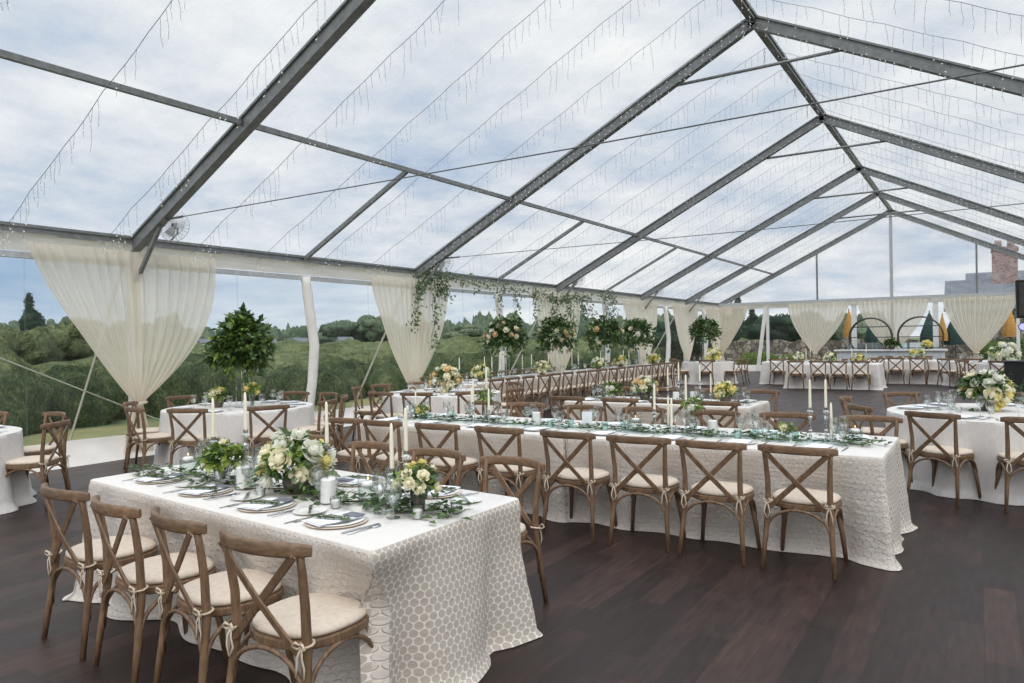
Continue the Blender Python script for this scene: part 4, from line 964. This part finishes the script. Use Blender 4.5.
for k, y in enumerate((12.2, 12.9, 13.3, 14.6, 15.0, 15.7, 17.0, 17.6, 18.7, 20.4, 20.8, 22.0)): candle_pair(-9.2+jt(.1), y, .27, .28, f'{ordw(k)} ivory taper from the near end of the {N8}', 'on the '+N8)
# --- far tables
def plain_rect(x0, x1, y0, y1, nm, seed): rect_table(x0, x1, y0, y1, nm, cloth_rect(x0, x1, y0, y1, (.8,)*4, [], seed, plain=True), 'white cloth on the '+nm)
T9, T10, T11, T12, T13, T14 = 'far topiary round table', 'taper-lit table', 'corner table', 'bar-front table', 'gable-curtain round table', 'far white-flower table'
random.seed(41)
round_set(-8.15, 25.4, .9, T9, 'white cloth of the '+T9, [-75, -125, -25, 30, 110, 175], 5, 0, 1.4)
bouquet('flower_arrangement', (-7.9, 25.2, ZT), 'yellow and cream posy on the '+T9, .26, [('yellow', 6), ('cream', 10)], 160, (CUBE_V, 'vase_dark'), ('leaf_lime', 'leaf_mid'), 80, .1, leafL=.12)
plain_rect(-5.1, -2.5, 23.7, 24.85, T10, 20); seats([-4.75, -4.1, -3.53, -2.95], 23.25, 90, T10, 'near', 23.93, 0, 'dark cross-back chair'); seats([-3.5, -2.9], 25.3, 270, T10, 'far', 24.6, 0, 'dark cross-back chair')
plain_rect(-6.3, -4.0, 25.5, 26.65, T11, 21); seats([-5.7], 25.02, 90, T11, 'near', 25.75, 0, 'dark cross-back chair'); seats([-5.7, -5.0, -4.4], 27.1, 270, T11, 'far', 26.4, 0, 'dark cross-back chair')
plain_rect(-3.2, -1.1, 26.95, 28.1, T12, 22); seats([-2.85, -2.3, -1.68], 26.48, 90, T12, 'near', 27.2, 0, 'dark cross-back chair'); seats([-2.8, -2.2, -1.6], 28.55, 270, T12, 'far', 27.85, 0, 'dark cross-back chair')
round_set(-.05, 26.75, .88, T13, 'white cloth of the '+T13, [-95, -130, 165, 60], 6, 0, 1.4); round_set(.8, 24.9, .88, T14, 'white cloth of the '+T14, [-105, -150, 170], 7, 0, 1.4)
for k, (x, y) in enumerate(((-4.9, 24.3), (-4.65, 24.4), (-4.5, 24.3), (-3.9, 24.25), (-3.3, 24.3), (-2.9, 24.3))): candle_pair(x, y, .27, (.14, .22, .34)[k % 3], f'{ordw(k)} ivory taper from the window end of the {T10}', 'on the '+T10)
for k, (x, y, c_, nm) in enumerate(((-3.95, 24.35, 'cream', T10), (-3.1, 24.2, 'yellow', T10), (-1.75, 27.5, 'yellow', T12), (-5.2, 26.0, 'cream', T11))):
    bouquet('flower_arrangement', (x, y, ZT), f'low {c_} posy on the {nm}', .15 if k != 2 else .22, [(c_, 6), ('white', 4)], 110, (CUBE_V, 'vase_dark'), ('leaf_lime', 'leaf_mid'), 90+k, .07, leafL=.1)
bouquet('flower_arrangement', (.6, 25.1, ZT), 'big white rose bouquet on the far white-flower table', .36, [('white', 14), ('cream', 8)], 200, (CUBE_V, 'vase_dark'), ('leaf_mid', 'leaf_lime'), 96, .11, leafL=.14)
# tall fern-like arrangement behind the aisle round table
e = link('potted_fern', None, None, (.42, 12.6, 0)); tag(e, 'tall feathery fern in a dark pot behind the aisle round table', 'plant')
link('pot', L([(.002, 0), (.14, 0), (.19, .3), (.17, .3), (.15, .27), (.002, .26)], 'vase_dark', 20), e)
random.seed(9); mb = MB()
for k in range(26):
    a = random.random()*2*PI; d = Vector((cos(a), sin(a), 0)); H_ = random.uniform(.7, 1.05); sp_ = random.uniform(.12, .42); pts = []
    for q in range(9): t = q/8; pts.append(Vector((0, 0, .27))+d*sp_*t**1.6+Vector((0, 0, H_*(t-.22*t*t))))
    mb.tube(pts, .004, 4)
    for q in range(2, 9):
        for s_ in (-1, 1):
            for r_ in (0, .5): 
                p = pts[q-1].lerp(pts[q], r_); mb.leaf(p, d.cross(Vector((0, 0, s_)))+d*.4+Vector((0, 0, .2)), (0, 0, 1), .11*(1.15-q/10), .028)
link('fronds', mb.mesh('fronds', 'leaf_mid'), e)['kind'] = 'stuff'

# ------------------------------------------------------------------ trailing vines on the eave
def vine(path, n, label, seed, drops=()):
    random.seed(seed); mb = MB()
    def run(P, n_, sp, r=.007):
        P = [Vector(p) for p in P]; Q = []
        for i in range(len(P)-1):
            for q in range(6): t = q/6; Q.append(P[i].lerp(P[i+1], t)+Vector((random.uniform(-.02, .05), random.gauss(0, .03), random.gauss(0, .03))))
        Q.append(P[-1]); mb.tube(Q, r, 5, 1)
        for k in range(n_):
            t = random.random()*(len(Q)-1); i = min(int(t), len(Q)-2); p = Q[i].lerp(Q[i+1], t-i)+Vector((random.uniform(-.02, .14)*sp, random.gauss(0, .09)*sp, random.gauss(0, .09)*sp))
            mb.leaf(p, (random.uniform(-.2, 1), random.gauss(0, 1), random.gauss(-.4, .6)), (1, random.gauss(0, .5), random.gauss(.3, .5)), random.uniform(.06, .12), .055, random.choice((0, 0, 2)))
    run(path, n, 1)
    for D, k in drops: run(D, k, .9, .005)
    tag(link('hanging_vine', mb.mesh('vine', ['leaf_grey', 'twig', 'leaf_mid'])), label, 'vine', 'vines along the eave')
X0 = XL+.32
vine([(X0, 12.1, 2.75), (X0, 12.5, 3.2), (X0, 13.6, 3.12), (X0, 14.6, 3.0)], 260, 'trailing green vine at the second frame hanging down its curtain', 1,
     [([(X0, 12.2, 3.0), (X0+.06, 12.0, 2.5), (X0+.06, 11.85, 2.0)], 90), ([(X0, 12.7, 3.1), (X0+.06, 12.55, 2.4), (X0+.08, 12.6, 1.9), (X0+.05, 12.45, 1.45)], 110), ([(X0, 13.0, 3.1), (X0+.05, 13.1, 2.6)], 70), ([(X0, 12.8, 3.15), (X0+.05, 12.85, 2.7)], 90)])
vine([(X0, 14.7, 3.05), (X0, 15.8, 3.0), (X0, 16.9, 2.95), (X0, 17.6, 3.0)], 170, 'thin vine strung along the eave between the second and third frames', 2,
     [([(X0, 15.3, 3.0), (X0+.05, 15.25, 2.5)], 45), ([(X0, 16.1, 3.0), (X0+.05, 16.1, 2.35)], 60), ([(X0, 17.0, 3.0), (X0+.05, 17.0, 2.3)], 60)])
vine([(X0, 17.6, 2.95), (X0, 18.4, 2.85), (X0, 19.4, 2.9), (X0, 20.4, 3.0)], 300, 'thick leafy vine draped in front of the third frame curtain', 3,
     [([(X0+.1, 17.9, 2.9), (X0+.15, 17.8, 2.2)], 100), ([(X0+.1, 18.6, 2.9), (X0+.2, 18.8, 2.3), (X0+.3, 18.8, 1.9)], 160), ([(X0+.1, 19.6, 2.9), (X0+.2, 19.7, 2.3)], 150), ([(X0, 20.3, 3.0), (X0+.1, 20.4, 2.3), (X0+.1, 20.35, 2.0)], 100)])
vine([(X0, 21.0, 3.05), (X0, 21.6, 3.1), (X0, 22.3, 3.0)], 110, 'hanging vine over the fourth tall centrepiece', 4, [([(X0, 21.4, 3.05), (X0+.1, 21.5, 2.6), (X0+.15, 21.7, 2.2)], 110), ([(X0, 22.0, 3.0), (X0+.1, 22.2, 2.3)], 70)])

# ------------------------------------------------------------------ bar and shelves by the gable
e = link('bar_counter', None, None, (-3.1, 33.1, 0)); tag(e, 'long white bar counter in front of the round shelves', 'bar')
m = MB(); m.box((0, 0, 1.0), (4.1, .62, .06)); link('countertop', m.mesh('ct', 'white_paint', False), e)
m = MB(); m.box((0, .05, .485), (3.9, .46, .97)); link('cabinet_body', m.mesh('cb', 'white_paint', False), e)
for k in range(6):
    m = MB(); m.box((-1.6+.64*k, -.2, .5), (.56, .03, .78)); m.box((-1.6+.64*k, -.21, .5), (.44, .03, .66)); link('front_panel', m.mesh('fp', 'house_white', False), e)
for k, x in enumerate((-3.85, -2.02)):
    e = link('round_shelf', None, None, (x, 33.75, .55)); tag(e, ['dark half-round back shelf behind the bar, corner side', 'dark half-round back shelf behind the bar, chimney side'][k], 'shelf', 'half-round shelves')
    R_ = .81; zc = .98
    m = MB(); pts = [(R_*cos(a), 0, zc+R_*sin(a)) for a in [-.62+(PI+1.24)*q/36 for q in range(37)]]
    for y in (-.13, .13): m.tube([(p[0], y, p[2]) for p in pts], .03, 8)
    for q in range(0, 37, 6): m.tube([(pts[q][0], -.13, pts[q][2]), (pts[q][0], .13, pts[q][2])], .014, 6)
    link('frame', m.mesh('frame', 'shelf_metal'), e)
    for z in (.52, .98, 1.42):
        w_ = math.sqrt(max(.01, R_*R_-(z-zc)**2))-.01; m = MB(); m.box((0, 0, z), (2*w_, .3, .035)); link('shelf_board', m.mesh('sb', 'shelf_metal', False), e)
    m = MB()
    for s_ in (-1, 1): m.beam((s_*.68, -.13, -.545), (s_*.7, -.13, .42), .05, .04, 0, (0, 1, 0)); m.beam((s_*.68, .13, -.545), (s_*.7, .13, .42), .05, .04, 0, (0, 1, 0))
    link('leg', m.mesh('shelf_leg', 'shelf_metal', False), e)
e = link('bar_plant', None, None, (-3.0, 33.0, 1.03)); tag(e, 'bushy green plant in the middle of the bar counter', 'plant')
link('pot', L([(.002, 0), (.1, 0), (.13, .12), (.002, .12)], 'vase_dark', 16), e); link('foliage', clump(420, .3, 77, .12, ['leaf_dark', 'leaf_mid'], -.1, .3, .4, 0, .7, (1, 2)), e, (0, 0, .18))
bouquet('flower_arrangement', (-1.75, 33.0, 1.03), 'yellow flower bowl at the chimney end of the bar counter', .17, [('yellow', 10), ('cream', 4)], 110, (CUBE_V, 'vase_dark'), ('leaf_lime', 'leaf_mid'), 98, .09, leafL=.11)
BOT = ('bottle', 'bottle', L([(.002, 0), (.038, 0), (.04, .01), (.04, .18), (.014, .24), (.013, .3), (.002, .3)], 'aqua_glass', 12))
for k, x in enumerate((-4.8, -4.65, -4.5, -3.7, -3.55, -2.6, -2.45, -1.4, -1.28)): inst(BOT, (x, 33.05, 1.03), 0, f'{ordw(k)} glass bottle from the window end of the bar counter', 'bottles on the bar')

# ------------------------------------------------------------------ dj corner at the open side
e = link('speaker_stand', None, None, (1.13, 22.5, 0)); tag(e, 'black tripod stand under the loudspeaker at the frame edge', 'stand')
m = MB(); m.tube([(0, 0, .3), (0, 0, 2.0)], .025, 8); link('pole', m.mesh('pole', 'black'), e)
for k in range(3): a = 2*PI*k/3; m = MB(); m.tube([(0, 0, .75), (.5*cos(a), .5*sin(a), .01)], .014, 6); link('leg', m.mesh('sleg', 'black'), e)
e = link('loudspeaker', None, None, (1.13, 22.5, 2.0)); tag(e, 'black loudspeaker raised on a stand beside the gable curtain', 'speaker')
m = MB(); m.box((0, 0, .48), (.64, .5, .96), 0, None, 1.05); link('cabinet', m.mesh('cab', 'black', False), e); m = MB(); m.box((0, -.26, .48), (.54, .02, .84)); link('grille', m.mesh('gr', 'shelf_metal', False), e)
e = link('stage_light', None, None, (.94, 22.4, 1.71)); tag(e, 'small round purple stage light clamped under the loudspeaker', 'lamp')
m = MB(); m.tube([(0, .12, .07), (0, -.06, .07)], .1, 16); link('housing', m.mesh('hs', 'black'), e); m = MB(); m.lathe([(.002, 0), (.085, 0)], 16); o = link('lens', m.mesh('ln', 'purple_glow'), e, (0, -.065, .07)); o.rotation_euler = (PI/2, 0, 0)
m = MB(); m.tube([(.0, .1, .07), (.19, .1, .07)], .012, 6); link('clamp', m.mesh('clp', 'black'), e)
mb = MB(); mb.box((1.35, 21.2, .47), (1.7, .7, .94)); mb.box((1.35, 21.2, .945), (1.76, .76, .012))
tag(link('draped_table', mb.mesh('draped', 'black', False)), 'black-draped service table at the open side of the tent', 'table')

# ================================================================== OUTSIDE
GZ = -.35
mb = MB(); mb.add([(-400, -100, GZ-.02), (60, -100, GZ-.02), (60, 500, GZ-.02), (-400, 500, GZ-.02)], [(0, 1, 2, 3)]); struct('ground', mb.mesh('ground', 'meadow', False), 'green marsh meadow beyond the tent')
mb = MB(); mb.add([(-18.4, -8, GZ), (XL-.25, -8, GZ), (XL-.25, 48, GZ), (-18.4, 48, GZ)], [(0, 1, 2, 3)]); mb.add([(XL-.25, YE+.3, GZ), (30, YE+.3, GZ), (30, 60, GZ), (XL-.25, 60, GZ)], [(0, 1, 2, 3)])
struct('lawn', mb.mesh('lawn', 'grass', False), 'strip of worn lawn beside the tent')
def lumps(items, seed, k=12, n=8, jit=.35):
    mb = MB()
    for i, (x, y, z, rx, rz_) in enumerate(items): mb.ball((x, y, z), (rx, rx*.9, rz_), k, n, 0, jit, seed+i*.37)
    return mb
def leafy(mb, n, seed, items, L_, m=1):
    random.seed(seed)
    for _ in range(n):
        x, y, z, rx, rz_ = random.choice(items); d = Vector((random.gauss(.4, 1), random.gauss(-.2, 1), abs(random.gauss(0, 1)))).normalized()
        mb.leaf((x+d.x*rx*1.02, y+d.y*rx*.95, z+d.z*rz_*1.02), d+Vector((random.gauss(0, .6), random.gauss(0, .6), random.gauss(.2, .5))), d+Vector((random.gauss(0, .4),)*3), L_*random.uniform(.6, 1.4), L_*.5, m)
random.seed(51)
# near scrub, mid scrub, far scrub (nobody could count the bushes)
it = []
for k in range(170):
    y = random.uniform(-1, 60); x = -18.8-random.random()*4.5; h = random.uniform(.55, 1.1)*(1.4 if y < 13 else .95); it.append((x, y, GZ+h*.35, random.uniform(.7, 1.3), h))
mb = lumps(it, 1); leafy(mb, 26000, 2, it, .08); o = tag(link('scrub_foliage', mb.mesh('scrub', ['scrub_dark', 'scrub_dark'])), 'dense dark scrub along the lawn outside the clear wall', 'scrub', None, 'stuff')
it = []
for k in range(230):
    d = random.uniform(20, 48); az = random.uniform(-1.35, -.32); h = random.uniform(.8, 1.35); it.append((d*sin(az)-3, d*cos(az), GZ+h*.2, random.uniform(1.4, 2.8), h))
it = [q for q in it if q[0] < -23]
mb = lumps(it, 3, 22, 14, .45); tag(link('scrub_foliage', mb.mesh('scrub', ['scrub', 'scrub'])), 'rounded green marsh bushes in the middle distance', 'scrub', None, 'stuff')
it = []
for k in range(260):
    d = random.uniform(48, 100); az = random.uniform(-1.4, -.2); h = random.uniform(1.1, 2.0); it.append((d*sin(az)-4, d*cos(az), GZ, random.uniform(3, 6), h))
it = [q for q in it if q[0] < -15]
mb = lumps(it, 5, 20, 12, .45); tag(link('scrub_foliage', mb.mesh('scrub', 'scrub')), 'smooth green scrub rising toward the far treeline', 'scrub', None, 'stuff')
it = []
for k in range(760):
    d = random.uniform(240, 340); az = random.uniform(-1.45, -.1); h = random.uniform(3.5, 10)*(.85+.6*noise.noise(Vector((az*9, 0, 3)))); it.append((d*sin(az), d*cos(az), h*.4, random.uniform(2.2, 5), h*.7))
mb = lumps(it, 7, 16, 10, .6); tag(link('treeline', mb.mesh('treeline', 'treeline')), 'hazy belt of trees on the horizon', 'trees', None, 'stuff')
def tree(x, y, h, r, label, mat, seed, con=False):
    e = link('tree', None, None, (x, y, GZ)); tag(e, label, 'tree', 'trees outside')
    m = MB(); m.tube([(0, 0, 0), (.05, .02, h*.4), (0, 0, h*.8)], [r*.09, r*.06, r*.02], 7); link('trunk', m.mesh('trunk', 'bark'), e)
    random.seed(seed); m = MB(); its = []
    for k in range(22):
        if con: t = random.uniform(.12, 1); its.append((random.gauss(0, .25)*r*(1-t), random.gauss(0, .25)*r*(1-t), h*t, max(.12, r*(1.05-t)*.8), h*.09))
        else:
            d = Vector((random.gauss(0, 1), random.gauss(0, 1), random.gauss(0, .8))).normalized()*random.random()**.4; its.append((d.x*r*.7, d.y*r*.7, h*.62+d.z*h*.26, r*random.uniform(.3, .5), h*random.uniform(.1, .17)))
    for i, q in enumerate(its): m.ball(q[:3], (q[3], q[3], q[4]), 10, 6, 0, .6, seed+i)
    leafy(m, 1800, seed, its, r*.09, 0); link('crown', m.mesh('crown', mat), e)['kind'] = 'stuff'
def az(u): return -.57594+math.atan((u-512)/719.48)
for k, (u, D, h, r, mat, con, lab) in enumerate(((6, 32, 3.0, 1.7, 'scrub', 0, 'rounded tree outside the first clear panel, beside the pine'), (30, 40, 4.4, 1.3, 'conifer', 1, 'dark pine standing above the scrub behind the wide first curtain'), (62, 34, 3.3, 2., 'scrub', 0, 'broad light green tree close beside the wide first curtain'),
    (338, 236, 10.5, 6, 'treeline', 0, 'broad tree on the horizon just past the wrapped pole'), (372, 238, 12, 5.5, 'treeline', 0, 'tallest tree on the horizon between pole and vine curtain'), (465, 240, 7.5, 6, 'treeline', 0, 'low broad tree on the horizon past the vine curtain'),
    (738, 62, 5.0, 2.0, 'conifer', 1, 'spiky conifer outside the gable by the corner curtain'), (752, 64, 4.2, 1.7, 'conifer', 1, 'smaller conifer beside the slanting gable strip'), (778, 60, 3.9, 2.2, 'conifer', 0, 'bushy dark tree outside the gable beside the gathered curtain'), (800, 66, 4.2, 2, 'conifer', 0, 'dark tree half behind the first gathered gable curtain'),
    (690, 48, 3.5, 2.2, 'conifer', 0, 'tall dark tree outside the side wall near the gable corner'), (655, 52, 3.1, 2.2, 'conifer', 0, 'dark tree outside the side wall behind the fourth curtain'), (722, 56, 3.8, 2.2, 'conifer', 0, 'dark tree just outside the gable corner'))):
    a = az(u); q = D/cos(a+.57594) if False else D; tree(q*sin(a), q*cos(a), h, r, lab, mat, 100+k, con)
def house(x, y, w, d, h, rh, rz, label, chimney=False):
    e = link('house', None, None, (x, y, GZ), rz); tag(e, label, 'house', 'distant houses')
    m = MB(); m.box((0, 0, h/2), (w, d, h)); link('wall', m.mesh('hw', 'house_white', False), e)
    m = MB(); m.add([(-w/2-.3, -d/2-.3, h), (w/2+.3, -d/2-.3, h), (w/2+.3, d/2+.3, h), (-w/2-.3, d/2+.3, h), (-w/2-.3, 0, h+rh), (w/2+.3, 0, h+rh)], [(0, 1, 5, 4), (2, 3, 4, 5), (0, 4, 3), (1, 2, 5), (3, 2, 1, 0)]); link('roof', m.mesh('hr', 'roof_shingle', False), e)
    for k in range(3): m = MB(); m.box((-w*.3+w*.3*k, -d/2, h*.55), (w*.12, .08, h*.4)); link('window', m.mesh('hwin', 'pane_dark', False), e)
for u, D, lab in ((206, 225, 'small white house beyond the marsh beside the leafy tree centrepiece'), (268, 232, 'pale roofed house just short of the wrapped pole'), (300, 228, 'low white house half behind the wrapped pole'), (345, 215, 'small white house among trees past the wrapped pole')):
    a = az(u); house(D*sin(a), D*cos(a), 4.2, 3, 2.6, 1.3, -a+.5, lab)
e = link('chimney_house', None, None, (3.0, 60, GZ)); tag(e, 'grey shingled house with a big brick chimney outside the gable', 'house')
m = MB(); m.box((2.5, 4.0, 2.2), (14, 8, 4.4)); link('wall', m.mesh('chw', 'stone', False), e)
def gable_roof(x0, x1, y0, y1, z0, z1, nm):
    m = MB(); ym = (y0+y1)/2; m.add([(x0, y0, z0), (x1, y0, z0), (x1, y1, z0), (x0, y1, z0), (x0+.05, ym, z1), (x1-.05, ym, z1)], [(0, 1, 5, 4), (2, 3, 4, 5), (0, 4, 3), (1, 2, 5), (3, 2, 1, 0)]); link('roof', m.mesh(nm, 'roof_shingle', False), e)
gable_roof(-5.1, 8, -.5, 4, 3.6, 5.85, 'r1'); gable_roof(-3.85, 10, .2, 8, 4.2, 6.5, 'r2')
m = MB(); m.box((-1.42, 2.0, 4.0), (1.5, 1.3, 8.1)); m.box((-1.42, 2.0, 7.85), (1.62, 1.42, .2)); ch = link('chimney', m.mesh('chim', 'brick', False), e)
for dx in (-.38, .38): m = MB(); m.lathe([(.002, 0), (.24, 0), (.21, .5), (.15, .5), (.15, .1), (.002, .1)], 12, (-1.42+dx, 2.0, 8.05)); link('chimney_pot', m.mesh('cpot', 'brick'), ch)
def umbrella(x, y, z0, z1, R_, mat, label):
    e = link('patio_umbrella', None, None, (x, y, GZ)); tag(e, label, 'umbrella', 'closed patio umbrellas')
    m = MB(); m.tube([(0, 0, 0), (0, 0, z1-GZ+.1)], .025, 8); m.lathe([(.002, 0), (.25, 0), (.25, .06), (.002, .06)], 16); link('pole', m.mesh('upole', 'bark'), e)
    m = MB(); K = 16; vs = []; prof = [(R_, 0), (R_*1.02, .25), (R_*.72, .55), (R_*.35, .85), (.03, 1)]
    for r_, t in prof:
        for k in range(K): rr = r_*(1+.22*(1 if k % 2 else -1)*(1-t)); vs.append((rr*cos(2*PI*k/K), rr*sin(2*PI*k/K), z0-GZ+(z1-z0)*t))
    m.add(vs, [(i*K+j, i*K+(j+1) % K, (i+1)*K+(j+1) % K, (i+1)*K+j) for i in range(4) for j in range(K)]); link('canopy', m.mesh('ucan', mat), e)
umbrella(-5.4, 39, 1.5, 2.85, .24, 'yellow_canvas', 'closed yellow patio umbrella beside the first gathered gable curtain'); umbrella(-1.45, 39.5, 1.3, 2.5, .2, 'yellow_canvas', 'closed yellow patio umbrella between the green ones'); umbrella(1.15, 39, 1.45, 2.75, .26, 'yellow_canvas', 'closed yellow patio umbrella under the loudspeaker')
umbrella(-2.0, 40, 1.25, 2.65, .36, 'green_canvas', 'closed dark green umbrella behind the chimney-side round shelf'); umbrella(-.95, 40, 1.1, 2.6, .42, 'green_canvas', 'closed dark green umbrella behind the chimney-side gathered curtain'); umbrella(-4.55, 40, 1.25, 2.4, .25, 'green_canvas', 'closed dark green umbrella behind the corner-side round shelf')
for k, (x, mat2, lab) in enumerate(((-4.6, 'grey_wicker', 'grey wicker garden sofa outside the gable behind the corner-side shelf'), (-2.75, 'house_white', 'wicker garden sofa with white cushions behind the chimney-side shelf'))):
    e = link('garden_sofa', None, None, (x, 37.8, GZ)); tag(e, lab, 'sofa')
    m = MB(); m.box((0, 0, .55), (1.5, .75, 1.1)); link('frame', m.mesh('sf', 'grey_wicker', False), e); m = MB(); m.box((0, .3, 1.25), (1.5, .16, .55)); link('backrest', m.mesh('sbk', 'grey_wicker', False), e)
    for s_ in (-1, 1): m = MB(); m.box((s_*.36, -.05, 1.2), (.68, .6, .2)); m.box((s_*.36, .17, 1.42), (.62, .14, .36)); link('cushion', m.mesh('scu', mat2, False), e)
mb = MB()
def sw(u, v): x = -13+14.5*u; return (x, 42+.12*noise.noise(Vector((x*2, v*3, 0))), GZ+v*(1.75+.18*noise.noise(Vector((x*1.3, 0, 5)))))
mb.grid(sw, 120, 8); mb.grid(lambda u, v: (sw(u, 1)[0], 42+.5*v, sw(u, 1)[2]), 120, 2); mb.grid(lambda u, v: (sw(u, 1-v)[0], 42.5, sw(u, 1-v)[2]), 120, 4)
tag(link('stone_fence', mb.mesh('swall', 'stone')), 'rough low fieldstone wall outside the gable', 'stone wall')
for k, (x, y, r, h, mat, lab) in enumerate(((-9.5, 37.5, 1.0, 1.1, 'shrub_bright', 'bright green shrub outside the gable by the slanting strip'), (-7.9, 37.6, .9, .95, 'shrub_bright', 'green shrub outside the gable under the dark tree'), (-6.0, 38.2, .8, .8, 'shrub_bright', 'low green shrub behind the taper-lit far table'), (-1.7, 36.6, .8, .85, 'shrub_bright', 'feathery green shrub beside the bar counter'), (-.7, 37.0, .7, .7, 'scrub', 'low shrub under the chimney-side gathered curtain'))):
    its = []; random.seed(200+k)
    for q in range(9): a = random.random()*2*PI; its.append((r*.5*cos(a), r*.5*sin(a), h*.5, r*.55, h*.5))
    m = lumps(its, 210+k); leafy(m, 900, 220+k, its, .14); tag(link('garden_shrub', m.mesh('shr', [mat, 'leaf_lime' if mat == 'shrub_bright' else 'leaf_mid']), None, (x, y, GZ)), lab, 'shrub')
it = [(x*.5+.2, 40+.3*random.random(), .45, .75, .85) for x in range(1, 16)]
m = lumps(it, 300); leafy(m, 3500, 301, it, .14); tag(link('hedge_foliage', m.mesh('hedge', ['shrub_bright', 'leaf_dark'])), 'clipped green hedge outside the gable under the loudspeaker', 'hedge', None, 'stuff')
# ropes and straps outside
def strap(a, b, w_, label, nm='guy_strap'):
    m = MB(); m.band([a, Vector(a).lerp(Vector(b), .5), b], w_, .012, (0, 1, 0)); tag(link(nm, m.mesh('strap', 'rope', False)), label, 'strap', 'guy straps outside the wall')
for k in range(1, 6): strap((XL-.15, FY[k], 3.1), (-12.95, FY[k], GZ), .05, f'pale guy strap slanting to the ground outside the {ordw(k)} frame')
m = MB(); m.tube([(-11.45, .5, 3.1), (-11.45, 4.5, 1.52), (-11.45, 7.9, -.1), (-11.45, 8.4, GZ)], .013, 6); tag(link('guy_rope', m.mesh('grope', 'rope')), 'white guy rope slanting down outside the first clear wall panel', 'rope')

# ================================================================== SKY, LIGHT, CAMERA
w = bpy.data.worlds.new('World'); sc.world = w; w.use_nodes = True; t = w.node_tree; t.nodes.clear()
class WN(NT):
    def __init__(s): s.t = t; s.out = t.nodes.new('ShaderNodeOutputWorld')
n = WN(); D = n.vmath('NORMALIZE', n.n('TexCoord').outputs['Generated']); sp = n.n('SeparateXYZ'); n.l(D, sp.inputs[0])
X, Y, Z = sp.outputs
zc = n.math('MAXIMUM', Z, 0.0); den = n.math('ADD', zc, .17)
cb = n.n('CombineXYZ'); n.l(n.math('DIVIDE', X, den), cb.inputs[0]); n.l(n.math('DIVIDE', Y, den), cb.inputs[1])
P = cb.outputs[0]
big = n.noise(n.scalev(P, (1, 1, 1)), .75, 5, .55); det = n.noise(P, 2.3, 8, .6)
c_ = n.math('ADD', n.math('MULTIPLY', big, .52), n.math('MULTIPLY', det, .48))
west = n.math('MULTIPLY', n.math('SUBTRACT', n.math('MULTIPLY', X, -1), .55), 2.2, clamp=True)      # bluer toward the open marsh
c2 = n.math('SUBTRACT', c_, n.math('MULTIPLY', west, .05))
cloud = n.ramp(c2, [(.33, srgb(158, 180, 208)), (.41, srgb(190, 203, 220)), (.47, srgb(214, 220, 228)), (.54, srgb(236, 238, 240)), (.62, srgb(252, 251, 249))])
low = n.math('SUBTRACT', 1, n.math('MULTIPLY', zc, 5.0), clamp=True)
hz = n.mix(west, srgb(206, 212, 218), srgb(150, 180, 210))
sky = n.mix(n.math('MULTIPLY', low, n.math('MULTIPLY_ADD', west, .55, .3)), cloud, hz)
band = n.math('MULTIPLY', n.math('SUBTRACT', 1, n.math('MULTIPLY', n.math('ABSOLUTE', n.math('SUBTRACT', Z, .075)), 22), clamp=True), n.math('MULTIPLY', west, .6))
sky = n.mix(band, sky, srgb(112, 150, 190))
grd = n.math('MULTIPLY_ADD', n.math('SUBTRACT', zc, .42, clamp=True), 1.8, 1.0)
gnd = n.math('LESS_THAN', Z, -.02)
sky = n.mix(gnd, sky, srgb(90, 100, 80))
bg = n.n('Background'); n.l(sky, bg.inputs[0]); n.l(n.math('MULTIPLY', grd, 1.1), bg.inputs[1]); n.l(bg.outputs[0], n.out.inputs[0])

sun = bpy.data.lights.new('sun', 'SUN'); sun.energy = 1.5; sun.angle = math.radians(60); sun.color = (1, .97, .93)
so = link('sun', sun); so.rotation_euler = Vector((-.5, .55, -.8)).to_track_quat('-Z', 'Y').to_euler()

cam = bpy.data.cameras.new('camera'); co = link('camera', cam); sc.camera = co
cam.sensor_width = 36; cam.lens = 719.48*36/1024; cam.clip_end = 1000; cam.clip_start = .05
yaw, pit, rol = -.57594, -.0011, -.01626
fwd = Vector((sin(yaw)*cos(pit), cos(yaw)*cos(pit), sin(pit))); rt = Vector((cos(yaw), -sin(yaw), 0)); up = rt.cross(fwd)
r2 = rt*cos(rol)+up*sin(rol); u2 = up*cos(rol)-rt*sin(rol)
co.matrix_world = Matrix(((r2.x, u2.x, -fwd.x, 0), (r2.y, u2.y, -fwd.y, 0), (r2.z, u2.z, -fwd.z, 1.6355), (0, 0, 0, 1)))
sc.view_settings.view_transform = 'Standard'; sc.view_settings.look = 'None'; sc.view_settings.exposure = 0
sc.cycles.transparent_max_bounces = 32; sc.cycles.max_bounces = 8; sc.cycles.diffuse_bounces = 4; sc.cycles.glossy_bounces = 3
sc.cycles.use_denoising = True; sc.cycles.caustics_reflective = False; sc.cycles.caustics_refractive = False
